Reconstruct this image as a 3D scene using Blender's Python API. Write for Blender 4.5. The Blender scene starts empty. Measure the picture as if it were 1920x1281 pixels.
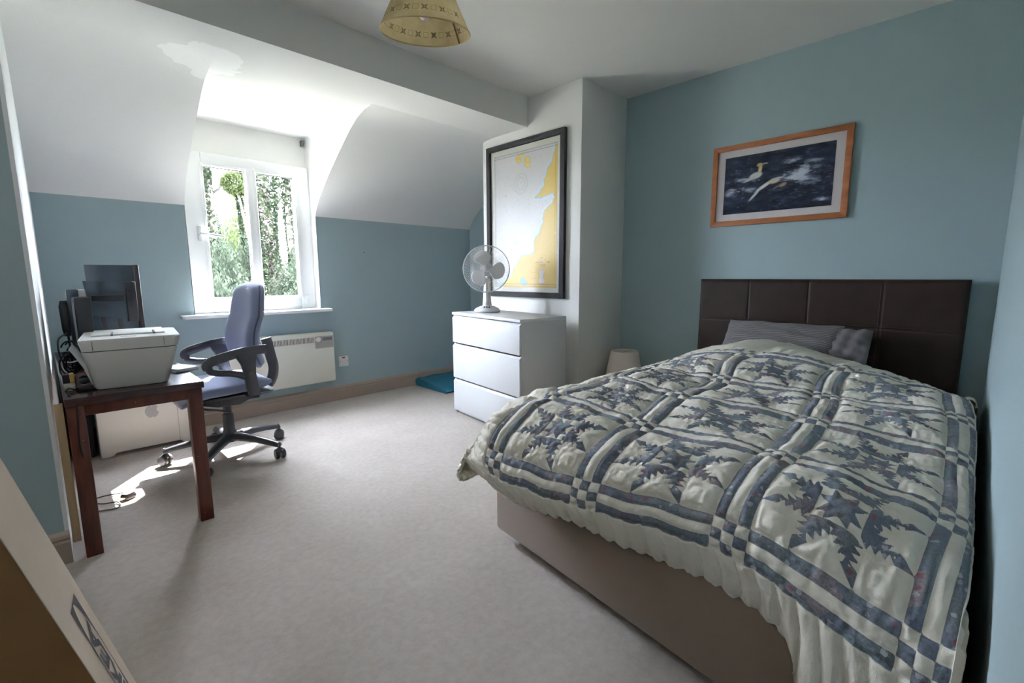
import bpy, bmesh, math, random
import numpy as np
from mathutils import Vector, Matrix
random.seed(7)
RNG = np.random.default_rng(11)
SC = bpy.context.scene
COL = SC.collection
PI = math.pi

# ------------------------------------------------------------------ camera, world, sun, exposure
EYE = (0.0, 0.0, 1.0525)
YAW, PITCH, ROLL = math.radians(45.153), math.radians(8.07), math.radians(-0.2)
fw = Vector((math.sin(YAW) * math.cos(PITCH), math.cos(YAW) * math.cos(PITCH), -math.sin(PITCH)))
rt = Vector((math.cos(YAW), -math.sin(YAW), 0))
up = rt.cross(fw)
rt2 = math.cos(ROLL) * rt + math.sin(ROLL) * up
up2 = -math.sin(ROLL) * rt + math.cos(ROLL) * up
cam_d = bpy.data.cameras.new('camera')
cam = bpy.data.objects.new('camera', cam_d)
COL.objects.link(cam)
cam_d.sensor_width = 36.0
cam_d.lens = 873.6 / 1920 * 36.0
cam_d.clip_start = 0.02
m = Matrix((rt2, up2, -fw)).transposed().to_4x4()
m.translation = EYE
cam.matrix_world = m
SC.camera = cam

world = bpy.data.worlds.new('sky')
SC.world = world
world.use_nodes = True
wn = world.node_tree.nodes
bg = wn['Background']
bg.inputs[0].default_value = (0.83, 0.915, 1.06, 1)
bg.inputs[1].default_value = 56.0

sun_d = bpy.data.lights.new('sun', 'SUN')
sun_d.energy = 70.0
sun_d.angle = math.radians(0.7)
sun_d.color = (1.0, 0.97, 0.93)
sun = bpy.data.objects.new('sun', sun_d)
COL.objects.link(sun)
sun.rotation_euler = Vector((0.52, 0.67, 1.0)).to_track_quat('Z', 'Y').to_euler()
sun.location = (4, 8, 9)

fill_d = bpy.data.lights.new('fill_light', 'AREA')  # added unseen area light under the ceiling, brightens the near part of the room
fill_d.shape = 'RECTANGLE'
fill_d.size, fill_d.size_y = 1.3, 1.0
fill_d.energy = 6.0
fill_d.color = (1.0, 0.96, 0.92)
fill = bpy.data.objects.new('fill_light', fill_d)
COL.objects.link(fill)
fill.location = (-0.70, 1.10, 2.33)

SC.view_settings.view_transform = 'Standard'
SC.view_settings.look = 'None'
SC.view_settings.exposure = 0.72
SC.view_settings.gamma = 1.0
SC.view_settings.use_curve_mapping = False
SC.cycles.max_bounces = 14
SC.cycles.diffuse_bounces = 10
SC.cycles.transparent_max_bounces = 24
SC.cycles.sample_clamp_indirect = 12.0
SC.cycles.use_denoising = True


# ------------------------------------------------------------------ helpers: colour and materials
def lin(r, g, b):
    f = lambda c: (c / 255 / 12.92) if c <= 10 else ((c / 255 + 0.055) / 1.055) ** 2.4
    return (f(r), f(g), f(b), 1)


class NT:
    """small wrapper for building node trees"""
    def __init__(self, name):
        self.m = bpy.data.materials.new(name)
        self.m.use_nodes = True
        self.t = self.m.node_tree
        self.n = self.t.nodes
        self.bsdf = self.n['Principled BSDF']
        self.out = self.n['Material Output']

    def add(self, kind, **kw):
        nd = self.n.new(kind)
        for k, v in kw.items():
            setattr(nd, k, v)
        return nd

    def link(self, a, b):
        self.t.links.new(a, b)

    def val(self, sock, v):
        if hasattr(v, 'is_output'):
            self.link(v, sock)
        else:
            sock.default_value = v

    def math(self, op, a, b=0.0, c=None, clamp=False):
        nd = self.add('ShaderNodeMath', operation=op, use_clamp=clamp)
        self.val(nd.inputs[0], a)
        self.val(nd.inputs[1], b)
        if c is not None:
            self.val(nd.inputs[2], c)
        return nd.outputs[0]

    def mix(self, fac, a, b, mode='MIX'):
        nd = self.add('ShaderNodeMix', data_type='RGBA', blend_type=mode)
        self.val(nd.inputs[0], fac)
        self.val(nd.inputs[6], a)
        self.val(nd.inputs[7], b)
        return nd.outputs[2]

    def noise(self, scale, detail=3.0, rough=0.5, vec=None, out=0):
        nd = self.add('ShaderNodeTexNoise')
        nd.inputs['Scale'].default_value = scale
        nd.inputs['Detail'].default_value = detail
        nd.inputs['Roughness'].default_value = rough
        if vec is not None:
            self.link(vec, nd.inputs['Vector'])
        return nd.outputs[out]

    def coord(self, which='Object'):
        return self.add('ShaderNodeTexCoord').outputs[which]

    def mapping(self, vec, scale=(1, 1, 1), rot=(0, 0, 0)):
        nd = self.add('ShaderNodeMapping')
        self.link(vec, nd.inputs[0])
        nd.inputs['Scale'].default_value = scale
        nd.inputs['Rotation'].default_value = rot
        return nd.outputs[0]

    def ramp(self, fac, stops):
        nd = self.add('ShaderNodeValToRGB')
        cr = nd.color_ramp
        while len(cr.elements) < len(stops):
            cr.elements.new(0.5)
        for e, (p, c) in zip(cr.elements, stops):
            e.position = p
            e.color = c
        self.val(nd.inputs[0], fac)
        return nd.outputs[0]

    def bump(self, h, strength=0.2, dist=0.01):
        nd = self.add('ShaderNodeBump')
        nd.inputs['Strength'].default_value = strength
        nd.inputs['Distance'].default_value = dist
        self.link(h, nd.inputs['Height'])
        self.link(nd.outputs[0], self.bsdf.inputs['Normal'])

    def base(self, c):
        self.val(self.bsdf.inputs['Base Color'], c)


MATS = {}


def mat(name, rgb, rough=0.6, var=0.06, scale=8.0, bump=0.0, bscale=60.0, bdist=0.004, metal=0.0, spec=0.5, stretch=(1, 1, 1), sheen=0.0):
    if name in MATS:
        return MATS[name]
    t = NT(name)
    c = lin(*rgb)
    v = t.mapping(t.coord(), stretch)
    n = t.noise(scale, 4, 0.55, v)
    d = tuple(max(0, x * (1 - var * 1.6)) for x in c[:3]) + (1,)
    b = tuple(min(1, x * (1 + var)) for x in c[:3]) + (1,)
    t.base(t.ramp(n, [(0.3, d), (0.7, b)]))
    t.bsdf.inputs['Roughness'].default_value = rough
    t.bsdf.inputs['Metallic'].default_value = metal
    t.bsdf.inputs['Specular IOR Level'].default_value = spec
    if sheen:
        t.bsdf.inputs['Sheen Weight'].default_value = sheen
    if bump:
        t.bump(t.noise(bscale, 5, 0.6, v), bump, bdist)
    MATS[name] = t.m
    return t.m


# ------------------------------------------------------------------ helpers: meshes
class MB:
    """collects shapes, builds one mesh object"""
    def __init__(self):
        self.v, self.f = [], []

    def raw(self, vs, fs, M=None):
        o = len(self.v)
        for p in vs:
            p = Vector(p)
            self.v.append(tuple(M @ p) if M is not None else tuple(p))
        for f in fs:
            self.f.append(tuple(i + o for i in f))
        return self

    def _bm(self, bm, M=None):
        bm.verts.index_update()
        self.raw([v.co.copy() for v in bm.verts], [[v.index for v in f.verts] for f in bm.faces], M)
        bm.free()
        return self

    def box(self, x0, x1, y0, y1, z0, z1, bev=0.0, seg=2, M=None):
        bm = bmesh.new()
        bmesh.ops.create_cube(bm, size=1)
        for v in bm.verts:
            v.co = Vector(((x0 + x1) / 2 + v.co.x * (x1 - x0), (y0 + y1) / 2 + v.co.y * (y1 - y0), (z0 + z1) / 2 + v.co.z * (z1 - z0)))
        if bev:
            bmesh.ops.bevel(bm, geom=bm.edges[:], offset=bev, segments=seg, affect='EDGES', profile=0.5)
        return self._bm(bm, M)

    def prism(self, poly, z0, z1, bev=0.0, M=None, seg=2):
        bm = bmesh.new()
        lo = [bm.verts.new((x, y, z0)) for x, y in poly]
        hi = [bm.verts.new((x, y, z1)) for x, y in poly]
        n = len(poly)
        bm.faces.new(lo[::-1])
        bm.faces.new(hi)
        for i in range(n):
            bm.faces.new((lo[i], lo[(i + 1) % n], hi[(i + 1) % n], hi[i]))
        bmesh.ops.recalc_face_normals(bm, faces=bm.faces[:])
        if bev:
            bmesh.ops.bevel(bm, geom=bm.edges[:], offset=bev, segments=seg, affect='EDGES', profile=0.5)
        return self._bm(bm, M)

    def lathe(self, prof, n=32, M=None, a0=0.0, a1=2 * PI):
        full = abs(a1 - a0 - 2 * PI) < 1e-6
        k = n if full else n + 1
        vs = [(r * math.cos(a0 + (a1 - a0) * i / n), r * math.sin(a0 + (a1 - a0) * i / n), z) for r, z in prof for i in range(k)]
        fs = []
        for j in range(len(prof) - 1):
            for i in range(n):
                i2 = (i + 1) % k
                fs.append((j * k + i, j * k + i2, (j + 1) * k + i2, (j + 1) * k + i))
        return self.raw(vs, fs, M)

    def tube(self, pts, r, n=8, caps=True, M=None, closed=False, flat=1.0, upv=None):
        pts = [Vector(p) for p in pts]
        rs = r if isinstance(r, (list, tuple)) else [r] * len(pts)
        vs, fs = [], []
        last = None
        for i, p in enumerate(pts):
            a = pts[i - 1] if (i > 0 or closed) else p
            b = pts[(i + 1) % len(pts)] if (i < len(pts) - 1 or closed) else p
            d = (b - a).normalized()
            if last is None:
                ref = Vector(upv) if upv else (Vector((0, 0, 1)) if abs(d.z) < 0.9 else Vector((1, 0, 0)))
                s = d.cross(ref).normalized()
            else:
                s = (last - d * last.dot(d)).normalized()
            last = s
            u = s.cross(d)
            for k in range(n):
                an = 2 * PI * k / n
                vs.append(p + rs[i] * (math.cos(an) * s + flat * math.sin(an) * u))
        L = len(pts)
        for i in range(L if closed else L - 1):
            for k in range(n):
                fs.append((i * n + k, i * n + (k + 1) % n, ((i + 1) % L) * n + (k + 1) % n, ((i + 1) % L) * n + k))
        if caps and not closed:
            fs.append(tuple(range(n))[::-1])
            fs.append(tuple((L - 1) * n + k for k in range(n)))
        return self.raw(vs, fs, M)

    def loft(self, rings, M=None, caps=True):
        n = len(rings[0])
        vs = [p for r in rings for p in r]
        fs = []
        for i in range(len(rings) - 1):
            for k in range(n):
                fs.append((i * n + k, i * n + (k + 1) % n, (i + 1) * n + (k + 1) % n, (i + 1) * n + k))
        if caps:
            fs.append(tuple(range(n))[::-1])
            fs.append(tuple((len(rings) - 1) * n + k for k in range(n)))
        return self.raw(vs, fs, M)

    def ball(self, c, rx, ry=None, rz=None, n=16, M=None):
        ry = ry or rx
        rz = rz or rx
        rings = n // 2
        vs = [(c[0], c[1], c[2] - rz)]
        for j in range(1, rings):
            a = -PI / 2 + PI * j / rings
            for i in range(n):
                b = 2 * PI * i / n
                vs.append((c[0] + rx * math.cos(a) * math.cos(b), c[1] + ry * math.cos(a) * math.sin(b), c[2] + rz * math.sin(a)))
        vs.append((c[0], c[1], c[2] + rz))
        fs = [(0, 1 + (i + 1) % n, 1 + i) for i in range(n)]
        for j in range(rings - 2):
            for i in range(n):
                fs.append((1 + j * n + i, 1 + j * n + (i + 1) % n, 1 + (j + 1) * n + (i + 1) % n, 1 + (j + 1) * n + i))
        t = len(vs) - 1
        b0 = 1 + (rings - 2) * n
        fs += [(b0 + i, b0 + (i + 1) % n, t) for i in range(n)]
        return self.raw(vs, fs, M)

    def build(self, name, m, parent=None, label=None, smooth=True, angle=38):
        me = bpy.data.meshes.new(name)
        me.from_pydata(self.v, [], self.f)
        bm = bmesh.new()
        bm.from_mesh(me)
        bmesh.ops.recalc_face_normals(bm, faces=bm.faces[:])
        bm.to_mesh(me)
        bm.free()
        me.materials.append(m)
        if smooth:
            me.polygons.foreach_set('use_smooth', [True] * len(me.polygons))
            me.set_sharp_from_angle(angle=math.radians(angle))
        o = bpy.data.objects.new(name, me)
        COL.objects.link(o)
        if parent is not None:
            o.parent = parent
        if label:
            o['label'] = label
        return o


def thing(name, label, cat, loc=(0, 0, 0), rz=0.0, group=None):
    o = bpy.data.objects.new(name, None)
    COL.objects.link(o)
    o.empty_display_size = 0.1
    o.location = loc
    o.rotation_euler = (0, 0, rz)
    o['label'] = label
    o['category'] = cat
    if group:
        o['group'] = group
    return o


def tag(o, label, cat, group=None):
    o['label'] = label
    o['category'] = cat
    if group:
        o['group'] = group
    return o


def struct(o):
    o['kind'] = 'structure'
    return o


def crm(pts, n=8):
    """Catmull-Rom through points"""
    P = [Vector(p) for p in pts]
    P = [P[0] * 2 - P[1]] + P + [P[-1] * 2 - P[-2]]
    out = []
    for i in range(1, len(P) - 2):
        for k in range(n):
            t = k / n
            a, b, c, d = P[i - 1], P[i], P[i + 1], P[i + 2]
            out.append(0.5 * ((2 * b) + (c - a) * t + (2 * a - 5 * b + 4 * c - d) * t * t + (3 * b - a - 3 * c + d) * t ** 3))
    out.append(P[-2])
    return out


def axis_mat(origin, x, y, z):
    M = Matrix((Vector(x), Vector(y), Vector(z))).transposed().to_4x4()
    M.translation = Vector(origin)
    return M


# ------------------------------------------------------------------ materials of the room
def wall_paint(name, rgb, bump=0.05):
    t = NT(name)
    c = lin(*rgb)
    co = t.coord()
    n = t.noise(1.3, 4, 0.6, co)
    t.base(t.ramp(n, [(0.3, tuple(x * 0.965 for x in c[:3]) + (1,)), (0.7, c)]))
    t.bsdf.inputs['Roughness'].default_value = 0.62
    t.bsdf.inputs['Specular IOR Level'].default_value = 0.3
    h = t.math('ADD', t.noise(140, 3, 0.6, co), t.math('MULTIPLY', t.noise(6, 3, 0.5, co), 3.0))
    t.bump(h, bump, 0.004)
    return t.m


BLUE = wall_paint('blue_wall_paint', (160, 179, 184))
WHITE = wall_paint('white_wall_paint', (233, 232, 229))
CREAM = wall_paint('cream_dormer_paint', (236, 236, 234))
def slope_paint():
    t = NT('white_slope_paint_with_touch_up')
    co = t.coord()
    sub = t.add('ShaderNodeVectorMath', operation='DISTANCE')
    wob = t.add('ShaderNodeVectorMath', operation='ADD')
    t.link(co, wob.inputs[0])
    nv_ = t.add('ShaderNodeVectorMath', operation='SCALE')
    t.link(t.noise(5, 4, .6, co, 1), nv_.inputs[0])
    nv_.inputs['Scale'].default_value = .28
    t.link(nv_.outputs[0], wob.inputs[1])
    t.link(wob.outputs[0], sub.inputs[0])
    sub.inputs[1].default_value = (.72 + .14, 2.86 + .14, 2.13 + .14)
    patch = t.math('LESS_THAN', sub.outputs['Value'], .17)
    scuff = t.math('MULTIPLY', t.math('GREATER_THAN', t.noise(14, 3, .7, t.mapping(co, (1, 3, 3))), .70), .25)
    c = t.mix(patch, lin(230, 229, 228), lin(244, 244, 244))
    c = t.mix(scuff, c, lin(212, 209, 206))
    t.base(c)
    t.bsdf.inputs['Roughness'].default_value = .62
    t.bsdf.inputs['Specular IOR Level'].default_value = .3
    t.bump(t.noise(6, 3, .5, co), .05, .01)
    return t.m


TAUPE = mat('taupe_skirting_gloss', (160, 143, 130), 0.35, 0.03, 5)
UPVC = mat('white_upvc', (236, 238, 240), 0.25, 0.01, 4)
WHITEGLOSS = mat('white_lacquer', (214, 214, 216), 0.35, 0.012, 3)


def carpet():
    t = NT('beige_carpet')
    co = t.coord()
    fine = t.noise(420, 4, 0.7, co)
    mid = t.noise(38, 4, 0.6, co)
    big = t.noise(2.2, 4, 0.6, co)
    c = t.ramp(fine, [(0.28, lin(152, 141, 133)), (0.72, lin(208, 198, 190))])
    c = t.mix(0.35, c, t.ramp(mid, [(0.35, lin(160, 149, 141)), (0.65, lin(206, 196, 188))]))
    c = t.mix(0.3, c, t.ramp(big, [(0.35, lin(168, 156, 147)), (0.65, lin(204, 194, 186))]))
    t.base(c)
    t.bsdf.inputs['Roughness'].default_value = 0.95
    t.bsdf.inputs['Specular IOR Level'].default_value = 0.1
    t.bsdf.inputs['Sheen Weight'].default_value = 0.25
    h = t.math('ADD', fine, t.math('ADD', t.math('MULTIPLY', mid, 1.6), t.math('MULTIPLY', t.noise(9, 3, 0.5, co), 2.0)))
    t.bump(h, 0.55, 0.006)
    return t.m


# ------------------------------------------------------------------ room dimensions
YW, YF, XR, XC = 3.81, -0.07, 3.21, 2.66      # window wall, near wall, headboard wall, chimney face
CY0, CY1 = 1.98, 2.975                          # chimney breast
ZC, ZL = 2.345, 2.136                           # high ceiling, low ceiling
YS = 2.476                                      # step between them
XL, XB = -1.35, -0.016                          # far-left wall, pier corner
WX0, WX1, WZ0 = 0.735, 1.605, 0.79              # dormer opening
YD = 3.955


def xl(y):
    return XB + (y - 2.31) * 0.018


PROF = [(3.81, 1.525), (3.782, 1.578), (3.72, 1.648), (3.62, 1.728), (3.51, 1.812), (3.32, 1.94), (3.15, 2.048), (3.05, 2.098), (2.95, 2.126), (2.84, ZL)]


def quad(name, pts, m, faces=None, smooth=False):
    b = MB().raw(pts, faces or [tuple(range(len(pts)))])
    return struct(b.build(name, m, smooth=smooth))


struct(MB().box(XL, XR + .1, YF - .1, YW + .15, -0.06, 0).build('floor', carpet(), smooth=False))
# ceilings
b = MB()
b.box(XL, XR, YF, YS, ZC, ZC + .08)
b.raw([(XL, YS, ZL), (XR, YS, ZL), (XR, YS, ZC), (XL, YS, ZC)], [(0, 1, 2, 3)])
struct(b.build('ceiling', WHITE, smooth=False))
b = MB()
ys = [p[0] for p in PROF]
for x0, x1 in ((xl(3.81) - .08, WX0), (WX1, XR)):
    n = len(PROF)
    b.raw([(x0, y, z) for y, z in PROF] + [(x1, y, z) for y, z in PROF], [(i, i + 1, n + i + 1, n + i) for i in range(n - 1)])
b.raw([(-0.2, YS, ZL), (XR, YS, ZL), (XR, PROF[-1][0], ZL), (-0.2, PROF[-1][0], ZL)], [(0, 1, 2, 3)])
b.raw([(WX0, PROF[-1][0], ZL), (WX1, PROF[-1][0], ZL), (WX1, YD, ZL), (WX0, YD, ZL)], [(0, 1, 2, 3)])
struct(b.build('ceiling_sloped', slope_paint(), smooth=True, angle=30))
# dormer cheeks and the band above the window
b = MB()
for x in (WX0, WX1):
    b.raw([(x, YD, WZ0), (x, YW, WZ0), (x, YW, ZL), (x, YD, ZL)], [(0, 1, 2, 3)])
    for (y0_, z0_), (y1_, z1_) in zip(PROF[:-1], PROF[1:]):
        b.raw([(x, y0_, z0_), (x, y1_, z1_), (x, y1_, ZL), (x, y0_, ZL)], [(0, 1, 2, 3)])
b.raw([(WX0, 3.945, 1.9), (WX1, 3.945, 1.9), (WX1, 3.945, ZL), (WX0, 3.945, ZL)], [(0, 1, 2, 3)])
struct(b.build('wall_dormer', CREAM, smooth=False))
# window wall, around the opening
b = MB()
b.box(-.1, WX0 - .004, YW, YW + .12, 0, 1.6)
b.box(WX1 + .004, XR + .1, YW, YW + .12, 0, 1.6)
b.box(WX0 - .004, WX1 + .004, YW, YW + .12, 0, WZ0 - .026)
struct(b.build('wall_back', BLUE, smooth=False))
struct(MB().box(XR, XR + .08, YF, YW, 0, ZC).build('wall_right', BLUE, smooth=False))
struct(MB().box(XL, XR + .08, YF - .08, YF, 0, ZC).build('wall_front', BLUE, smooth=False))
struct(MB().box(XL - .08, XL, YF, 2.4, 0, ZC).build('wall_left', BLUE, smooth=False))
b = MB()
b.prism([(XL, 2.31), (XB - .012, 2.31), (XB - .012, 2.4), (XL, 2.4)], 0, ZC)
struct(b.build('wall_pier', BLUE, smooth=False))
b = MB()
b.prism([(XB - .012, 2.3105), (XB, 2.3105), (xl(YW), YW + .02), (xl(YW) - .1, YW + .02), (XB - .012, 2.4)], 0, ZC)
struct(b.build('wall_alcove', mat('matt_white_emulsion', (226, 229, 231), .95, .01, 2, spec=.03), smooth=False))
b = MB()
b.box(XC, XR + .02, CY0, CY1, 0, ZC, 0.006)
struct(b.build('wall_chimney', WHITE))


def skirting(name, p0, p1, inward):
    d = (Vector(p1) - Vector(p0))
    L = d.length
    d.normalize()
    n = Vector(inward)
    prof = [(0, 0), (.018, 0), (.018, .082), (.013, .090), (.013, .094), (.016, .098), (.012, .110), (.006, .116), (0, .122)]
    M = axis_mat(p0, n, (0, 0, 1), d)
    return struct(MB().prism(prof, 0, L, M=M).build(name, TAUPE, smooth=True, angle=25))


skirting('baseboard_back', (xl(YW), YW, 0), (XR, YW, 0), (0, -1, 0))
skirting('baseboard_pier', (XL, 2.31, 0), (XB, 2.31, 0), (0, -1, 0))
skirting('baseboard_chimney', (XC, CY0, 0), (XC, CY1, 0), (-1, 0, 0))
skirting('baseboard_right', (XR, YF, 0), (XR, CY0, 0), (-1, 0, 0))
struct(MB().box(XB + .006, XB + .030, 2.298, 2.311, .072, .60, .002).build('trim_1', mat('bare_pine', (176, 150, 116), .6, .12, 30, stretch=(1, 1, .1))))

# ------------------------------------------------------------------ window
def thin_glass(name, tint, rough, base=0.022):
    t = NT(name)
    tr = t.add('ShaderNodeBsdfTransparent')
    tr.inputs[0].default_value = tint
    gl = t.add('ShaderNodeBsdfGlossy')
    gl.inputs['Roughness'].default_value = rough
    lw = t.add('ShaderNodeLayerWeight')
    f = t.math('MULTIPLY_ADD', t.math('POWER', lw.outputs['Facing'], 5.0), 0.4, base)
    mx = t.add('ShaderNodeMixShader')
    t.link(f, mx.inputs[0])
    t.link(tr.outputs[0], mx.inputs[1])
    t.link(gl.outputs[0], mx.inputs[2])
    t.link(mx.outputs[0], t.out.inputs[0])
    return t.m


GLASS = thin_glass('window_glass', (0.98, 0.99, 0.99, 1), .02)
GASKET = mat('black_gasket', (38, 38, 42), .6, .02)

win = thing('window_1', 'white upvc casement window', 'window', (0, 0, 0))
del win['category'], win['label']
struct(win)
ya, yb = 3.885, 3.95
fx0, fx1, fz0, fz1 = WX0, 1.600, 0.793, 1.905
p1 = (0.868, 1.150)
p2 = (1.205, 1.487)
gz = (0.892, 1.822)
b = MB()
b.box(fx0, p1[0], ya, yb, fz0, fz1, .006)
b.box(p2[1], fx1, ya, yb, fz0, fz1, .006)
b.box(p1[0] - .001, p2[1] + .001, ya, yb, fz0, gz[0], .006)
b.box(p1[0] - .001, p2[1] + .001, ya, yb, gz[1], fz1, .006)
fr_o = b.build('window_frame', UPVC, win)
MB().box(p1[1], p2[0], ya - .004, yb, gz[0] - .03, gz[1] + .03, .006).build('mullion', UPVC, win)
for (a, c) in (p1, p2):
    b = MB()
    for x0, x1, z0, z1 in ((a - .012, a + .006, gz[0] - .012, gz[1] + .012), (c - .006, c + .012, gz[0] - .012, gz[1] + .012), (a, c, gz[0] - .012, gz[0] + .006), (a, c, gz[1] - .006, gz[1] + .012)):
        b.box(x0, x1, ya - .008, ya + .02, z0, z1, .004)
    bd = b.build('glazing_bead', UPVC, win)
    b = MB()
    for x0, x1, z0, z1 in ((a + .006, a + .010, gz[0], gz[1]), (c - .012, c - .006, gz[0], gz[1]), (a, c, gz[0] + .006, gz[0] + .010), (a, c, gz[1] - .012, gz[1] - .006)):
        b.box(x0, x1, ya + .021, ya + .034, z0, z1)
    b.build('gasket', GASKET, win)
    MB().box(a - .004, c + .004, ya + .03, ya + .034, gz[0] - .004, gz[1] + .004).build('pane', GLASS, win, smooth=False)
HAND = mat('grey_handle', (205, 207, 210), .3, .02, metal=.3)
b = MB()
b.box(.806, .834, ya - .012, ya, 1.30, 1.40, .005)
b.tube([(.82, ya - .01, 1.348), (.82, ya - .045, 1.348)], .009, 10)
b.tube(crm([(.815, ya - .045, 1.350), (.86, ya - .05, 1.345), (.955, ya - .046, 1.335)], 5), .0085, 10)
b.build('window_handle', HAND, win)
MB().box(1.515, 1.545, ya - .012, ya, .83, .90, .003).build('hinge', UPVC, win)
b = MB()
b.prism([(WX0, YD), (WX0, YW - .0), (.648, YW), (.648, YW - .085), (.66, YW - .10), (1.655, YW - .10), (1.668, YW - .085), (1.668, YW), (WX1, YW), (WX1, YD)], .768, .792, .004)
b.build('window_sill', UPVC, win)
hook = MB()
hook.box(1.572, 1.596, 3.915, 3.944, 2.075, 2.118, .004)
hook.tube([(1.584, 3.915, 2.10), (1.584, 3.885, 2.10), (1.584, 3.88, 2.115)], .006, 8)
tag(hook.build('curtain_rail_bracket', mat('grey_bracket', (150, 150, 150), .4, .05, metal=.5)), 'small grey metal bracket in the top right corner of the dormer above the window', 'bracket')

# ------------------------------------------------------------------ divan bed
LEATHER = mat('dark_brown_leather', (46, 32, 26), .5, .15, 14, .25, 220, .002, spec=.25)
DIVAN = mat('mushroom_divan_fabric', (130, 110, 93), .9, .05, 4, .2, 700, .002, sheen=.2)
TICK = mat('cream_ticking', (214, 206, 188), .9, .05, 5)
bed = thing('divan_bed', 'double divan bed with mushroom fabric base and dark brown leather headboard against the right wall', 'bed', (2.1, .65, 0))
BO = Vector((2.1, .65, 0))
TB = Matrix.Translation(-BO)
foot_far = (1.205, 1.293)
MB().prism([foot_far, (1.087, .40), (1.078, -.02), (3.05, -.03), (3.08, 1.30)], .04, .335, .012, M=TB).build('base', DIVAN, bed)
MB().prism([(1.25, 1.27), (1.16, .40), (1.18, .04), (1.30, -.01), (3.05, -.02), (3.07, 1.27)], .336, .47, .05, M=TB, seg=3).build('mattress', TICK, bed)
CAST = mat('black_castor', (30, 30, 32), .5, .05)
for x, y in ((1.30, 1.22), (1.15, .08), (2.95, 1.2), (2.95, .05)):
    MB().lathe([(.0, 0), (.022, 0), (.026, .008), (.026, .034), (.012, .041), (0, .041)], 16, TB @ Matrix.Translation((x, y, 0))).build('castor', CAST, bed)
# headboard: padded panels with sewn seams
hb_o = Vector((3.195, 1.335, .1))
hd = (Vector((3.175, .022, .1)) - hb_o).normalized()
hn = Vector((0, 0, 1)).cross(hd).normalized()
if hn.x > 0:
    hn = -hn
HW, HZ0, HZ1, HT = 1.313, .0, .925, .055
MH = TB @ axis_mat(hb_o, hd, (0, 0, 1), hn)
cols = [0.318, .643, .984]
zr = .665


def hb_grid():
    us = sorted(set([round(x, 4) for x in np.linspace(0, HW, 106)] + [c + k for c in cols for k in (-.004, 0, .004)] + [.0, .004, .012, .022, HW - .022, HW - .012, HW - .004]))
    vs_ = sorted(set([round(x, 4) for x in np.linspace(0, HZ1, 60)] + [zr - .004, zr, zr + .004, HZ1 - .022, HZ1 - .012, HZ1 - .004]))
    def depth(u, v):
        e = min(u, HW - u, HZ1 - v)
        R = .028
        d = HT
        if e < R:
            d = HT - R + math.sqrt(max(0, R * R - (R - e) ** 2))
        k = min([abs(u - c) for c in cols] + [abs(v - zr)])
        d -= .0028 * math.exp(-(k / .005) ** 2)
        puff = 0
        return d + .0015 * math.sin(u * 9 + v * 4)
    n, mm = len(us), len(vs_)
    V = [(u, v, depth(u, v)) for v in vs_ for u in us]
    F = [(j * n + i, j * n + i + 1, (j + 1) * n + i + 1, (j + 1) * n + i) for j in range(mm - 1) for i in range(n - 1)]
    bm = MB().raw(V, F, MH)
    # sides and back
    bm.box(0.001, HW - .001, 0, HZ1 - .001, 0, HT - .029, .004, M=MH)
    return bm


hbo = hb_grid().build('headboard', LEATHER, bed, angle=60)
STITCH = mat('tan_stitching', (84, 70, 60), .7, .1)
b = MB()


def stitches(p, q, n):
    for i in range(n):
        t0, t1 = (i + .15) / n, (i + .75) / n
        a = [p[k] + (q[k] - p[k]) * t0 for k in (0, 1)]
        c = [p[k] + (q[k] - p[k]) * t1 for k in (0, 1)]
        dz = HT + .0015
        b.tube([(a[0], a[1], dz), (c[0], c[1], dz)], .0009, 4, M=MH)


for c in cols:
    for o in (-.009, .009):
        stitches((c + o, .3), (c + o, HZ1 - .03), 90)
for o in (-.009, .009):
    stitches((.03, zr + o), (HW - .03, zr + o), 180)
b.build('stitching', STITCH, hbo, smooth=False)['kind'] = 'stuff'
# ------------------------------------------------------------------ quilt (patchwork, feathered stars)
PITCH_Q, SASH = 0.375, 0.084
ROW0 = 0.165       # arclength of the foot sash from the hem
UD = 0.170         # u of the sash nearest the wall


def resample(ctrl, step, n=24):
    P = np.array([tuple(p) for p in crm([(a, b_, 0) for a, b_ in ctrl], n)])[:, :2]
    seg = np.r_[0, np.cumsum(np.hypot(*np.diff(P, axis=0).T))]
    L = seg[-1]
    t = np.linspace(0, L, int(L / step) + 1)
    return t, np.interp(t, seg, P[:, 0]), np.interp(t, seg, P[:, 1])


# profile along the bed (x, z) from the foot hem to the head hem
S, SX, SZ = resample([(1.085, .292), (1.045, .335), (1.022, .40), (1.035, .465), (1.09, .535), (1.20, .582), (1.36, .592), (1.55, .588), (1.75, .60), (1.98, .604), (2.2, .618), (2.42, .640), (2.6, .662), (2.74, .664), (2.83, .645), (2.86, .615)], .0042)
# profile across (y, drop) from the wall side to the far side
U, UY, UZ = resample([(-.044, -.17), (-.052, -.10), (-.047, -.045), (.015, -.018), (.12, -.008), (.3, 0), (.6, 0), (.9, 0), (1.08, -.006), (1.2, -.035), (1.285, -.10), (1.322, -.17), (1.325, -.225), (1.30, -.27), (1.25, -.29)], .0042)
nu, ns = len(U), len(S)
uu, ss = np.meshgrid(U, S)                     # rows along s
X = np.repeat(SX[:, None], nu, 1)
Zs = np.repeat(SZ[:, None], nu, 1)
Y = np.repeat(UY[None, :], ns, 0)
Zu = np.repeat(UZ[None, :], ns, 0)
top = np.where(X < 1.36, .592, Zs)
dropS = np.maximum(top - Zs, 0) * (X < 1.4)
dropU = -Zu
sstep = lambda a, b_, x: np.clip((x - a) / (b_ - a), 0, 1) ** 2 * (3 - 2 * np.clip((x - a) / (b_ - a), 0, 1))
p = 6.0
drop = (dropS ** p + dropU ** p) ** (1 / p)
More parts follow.
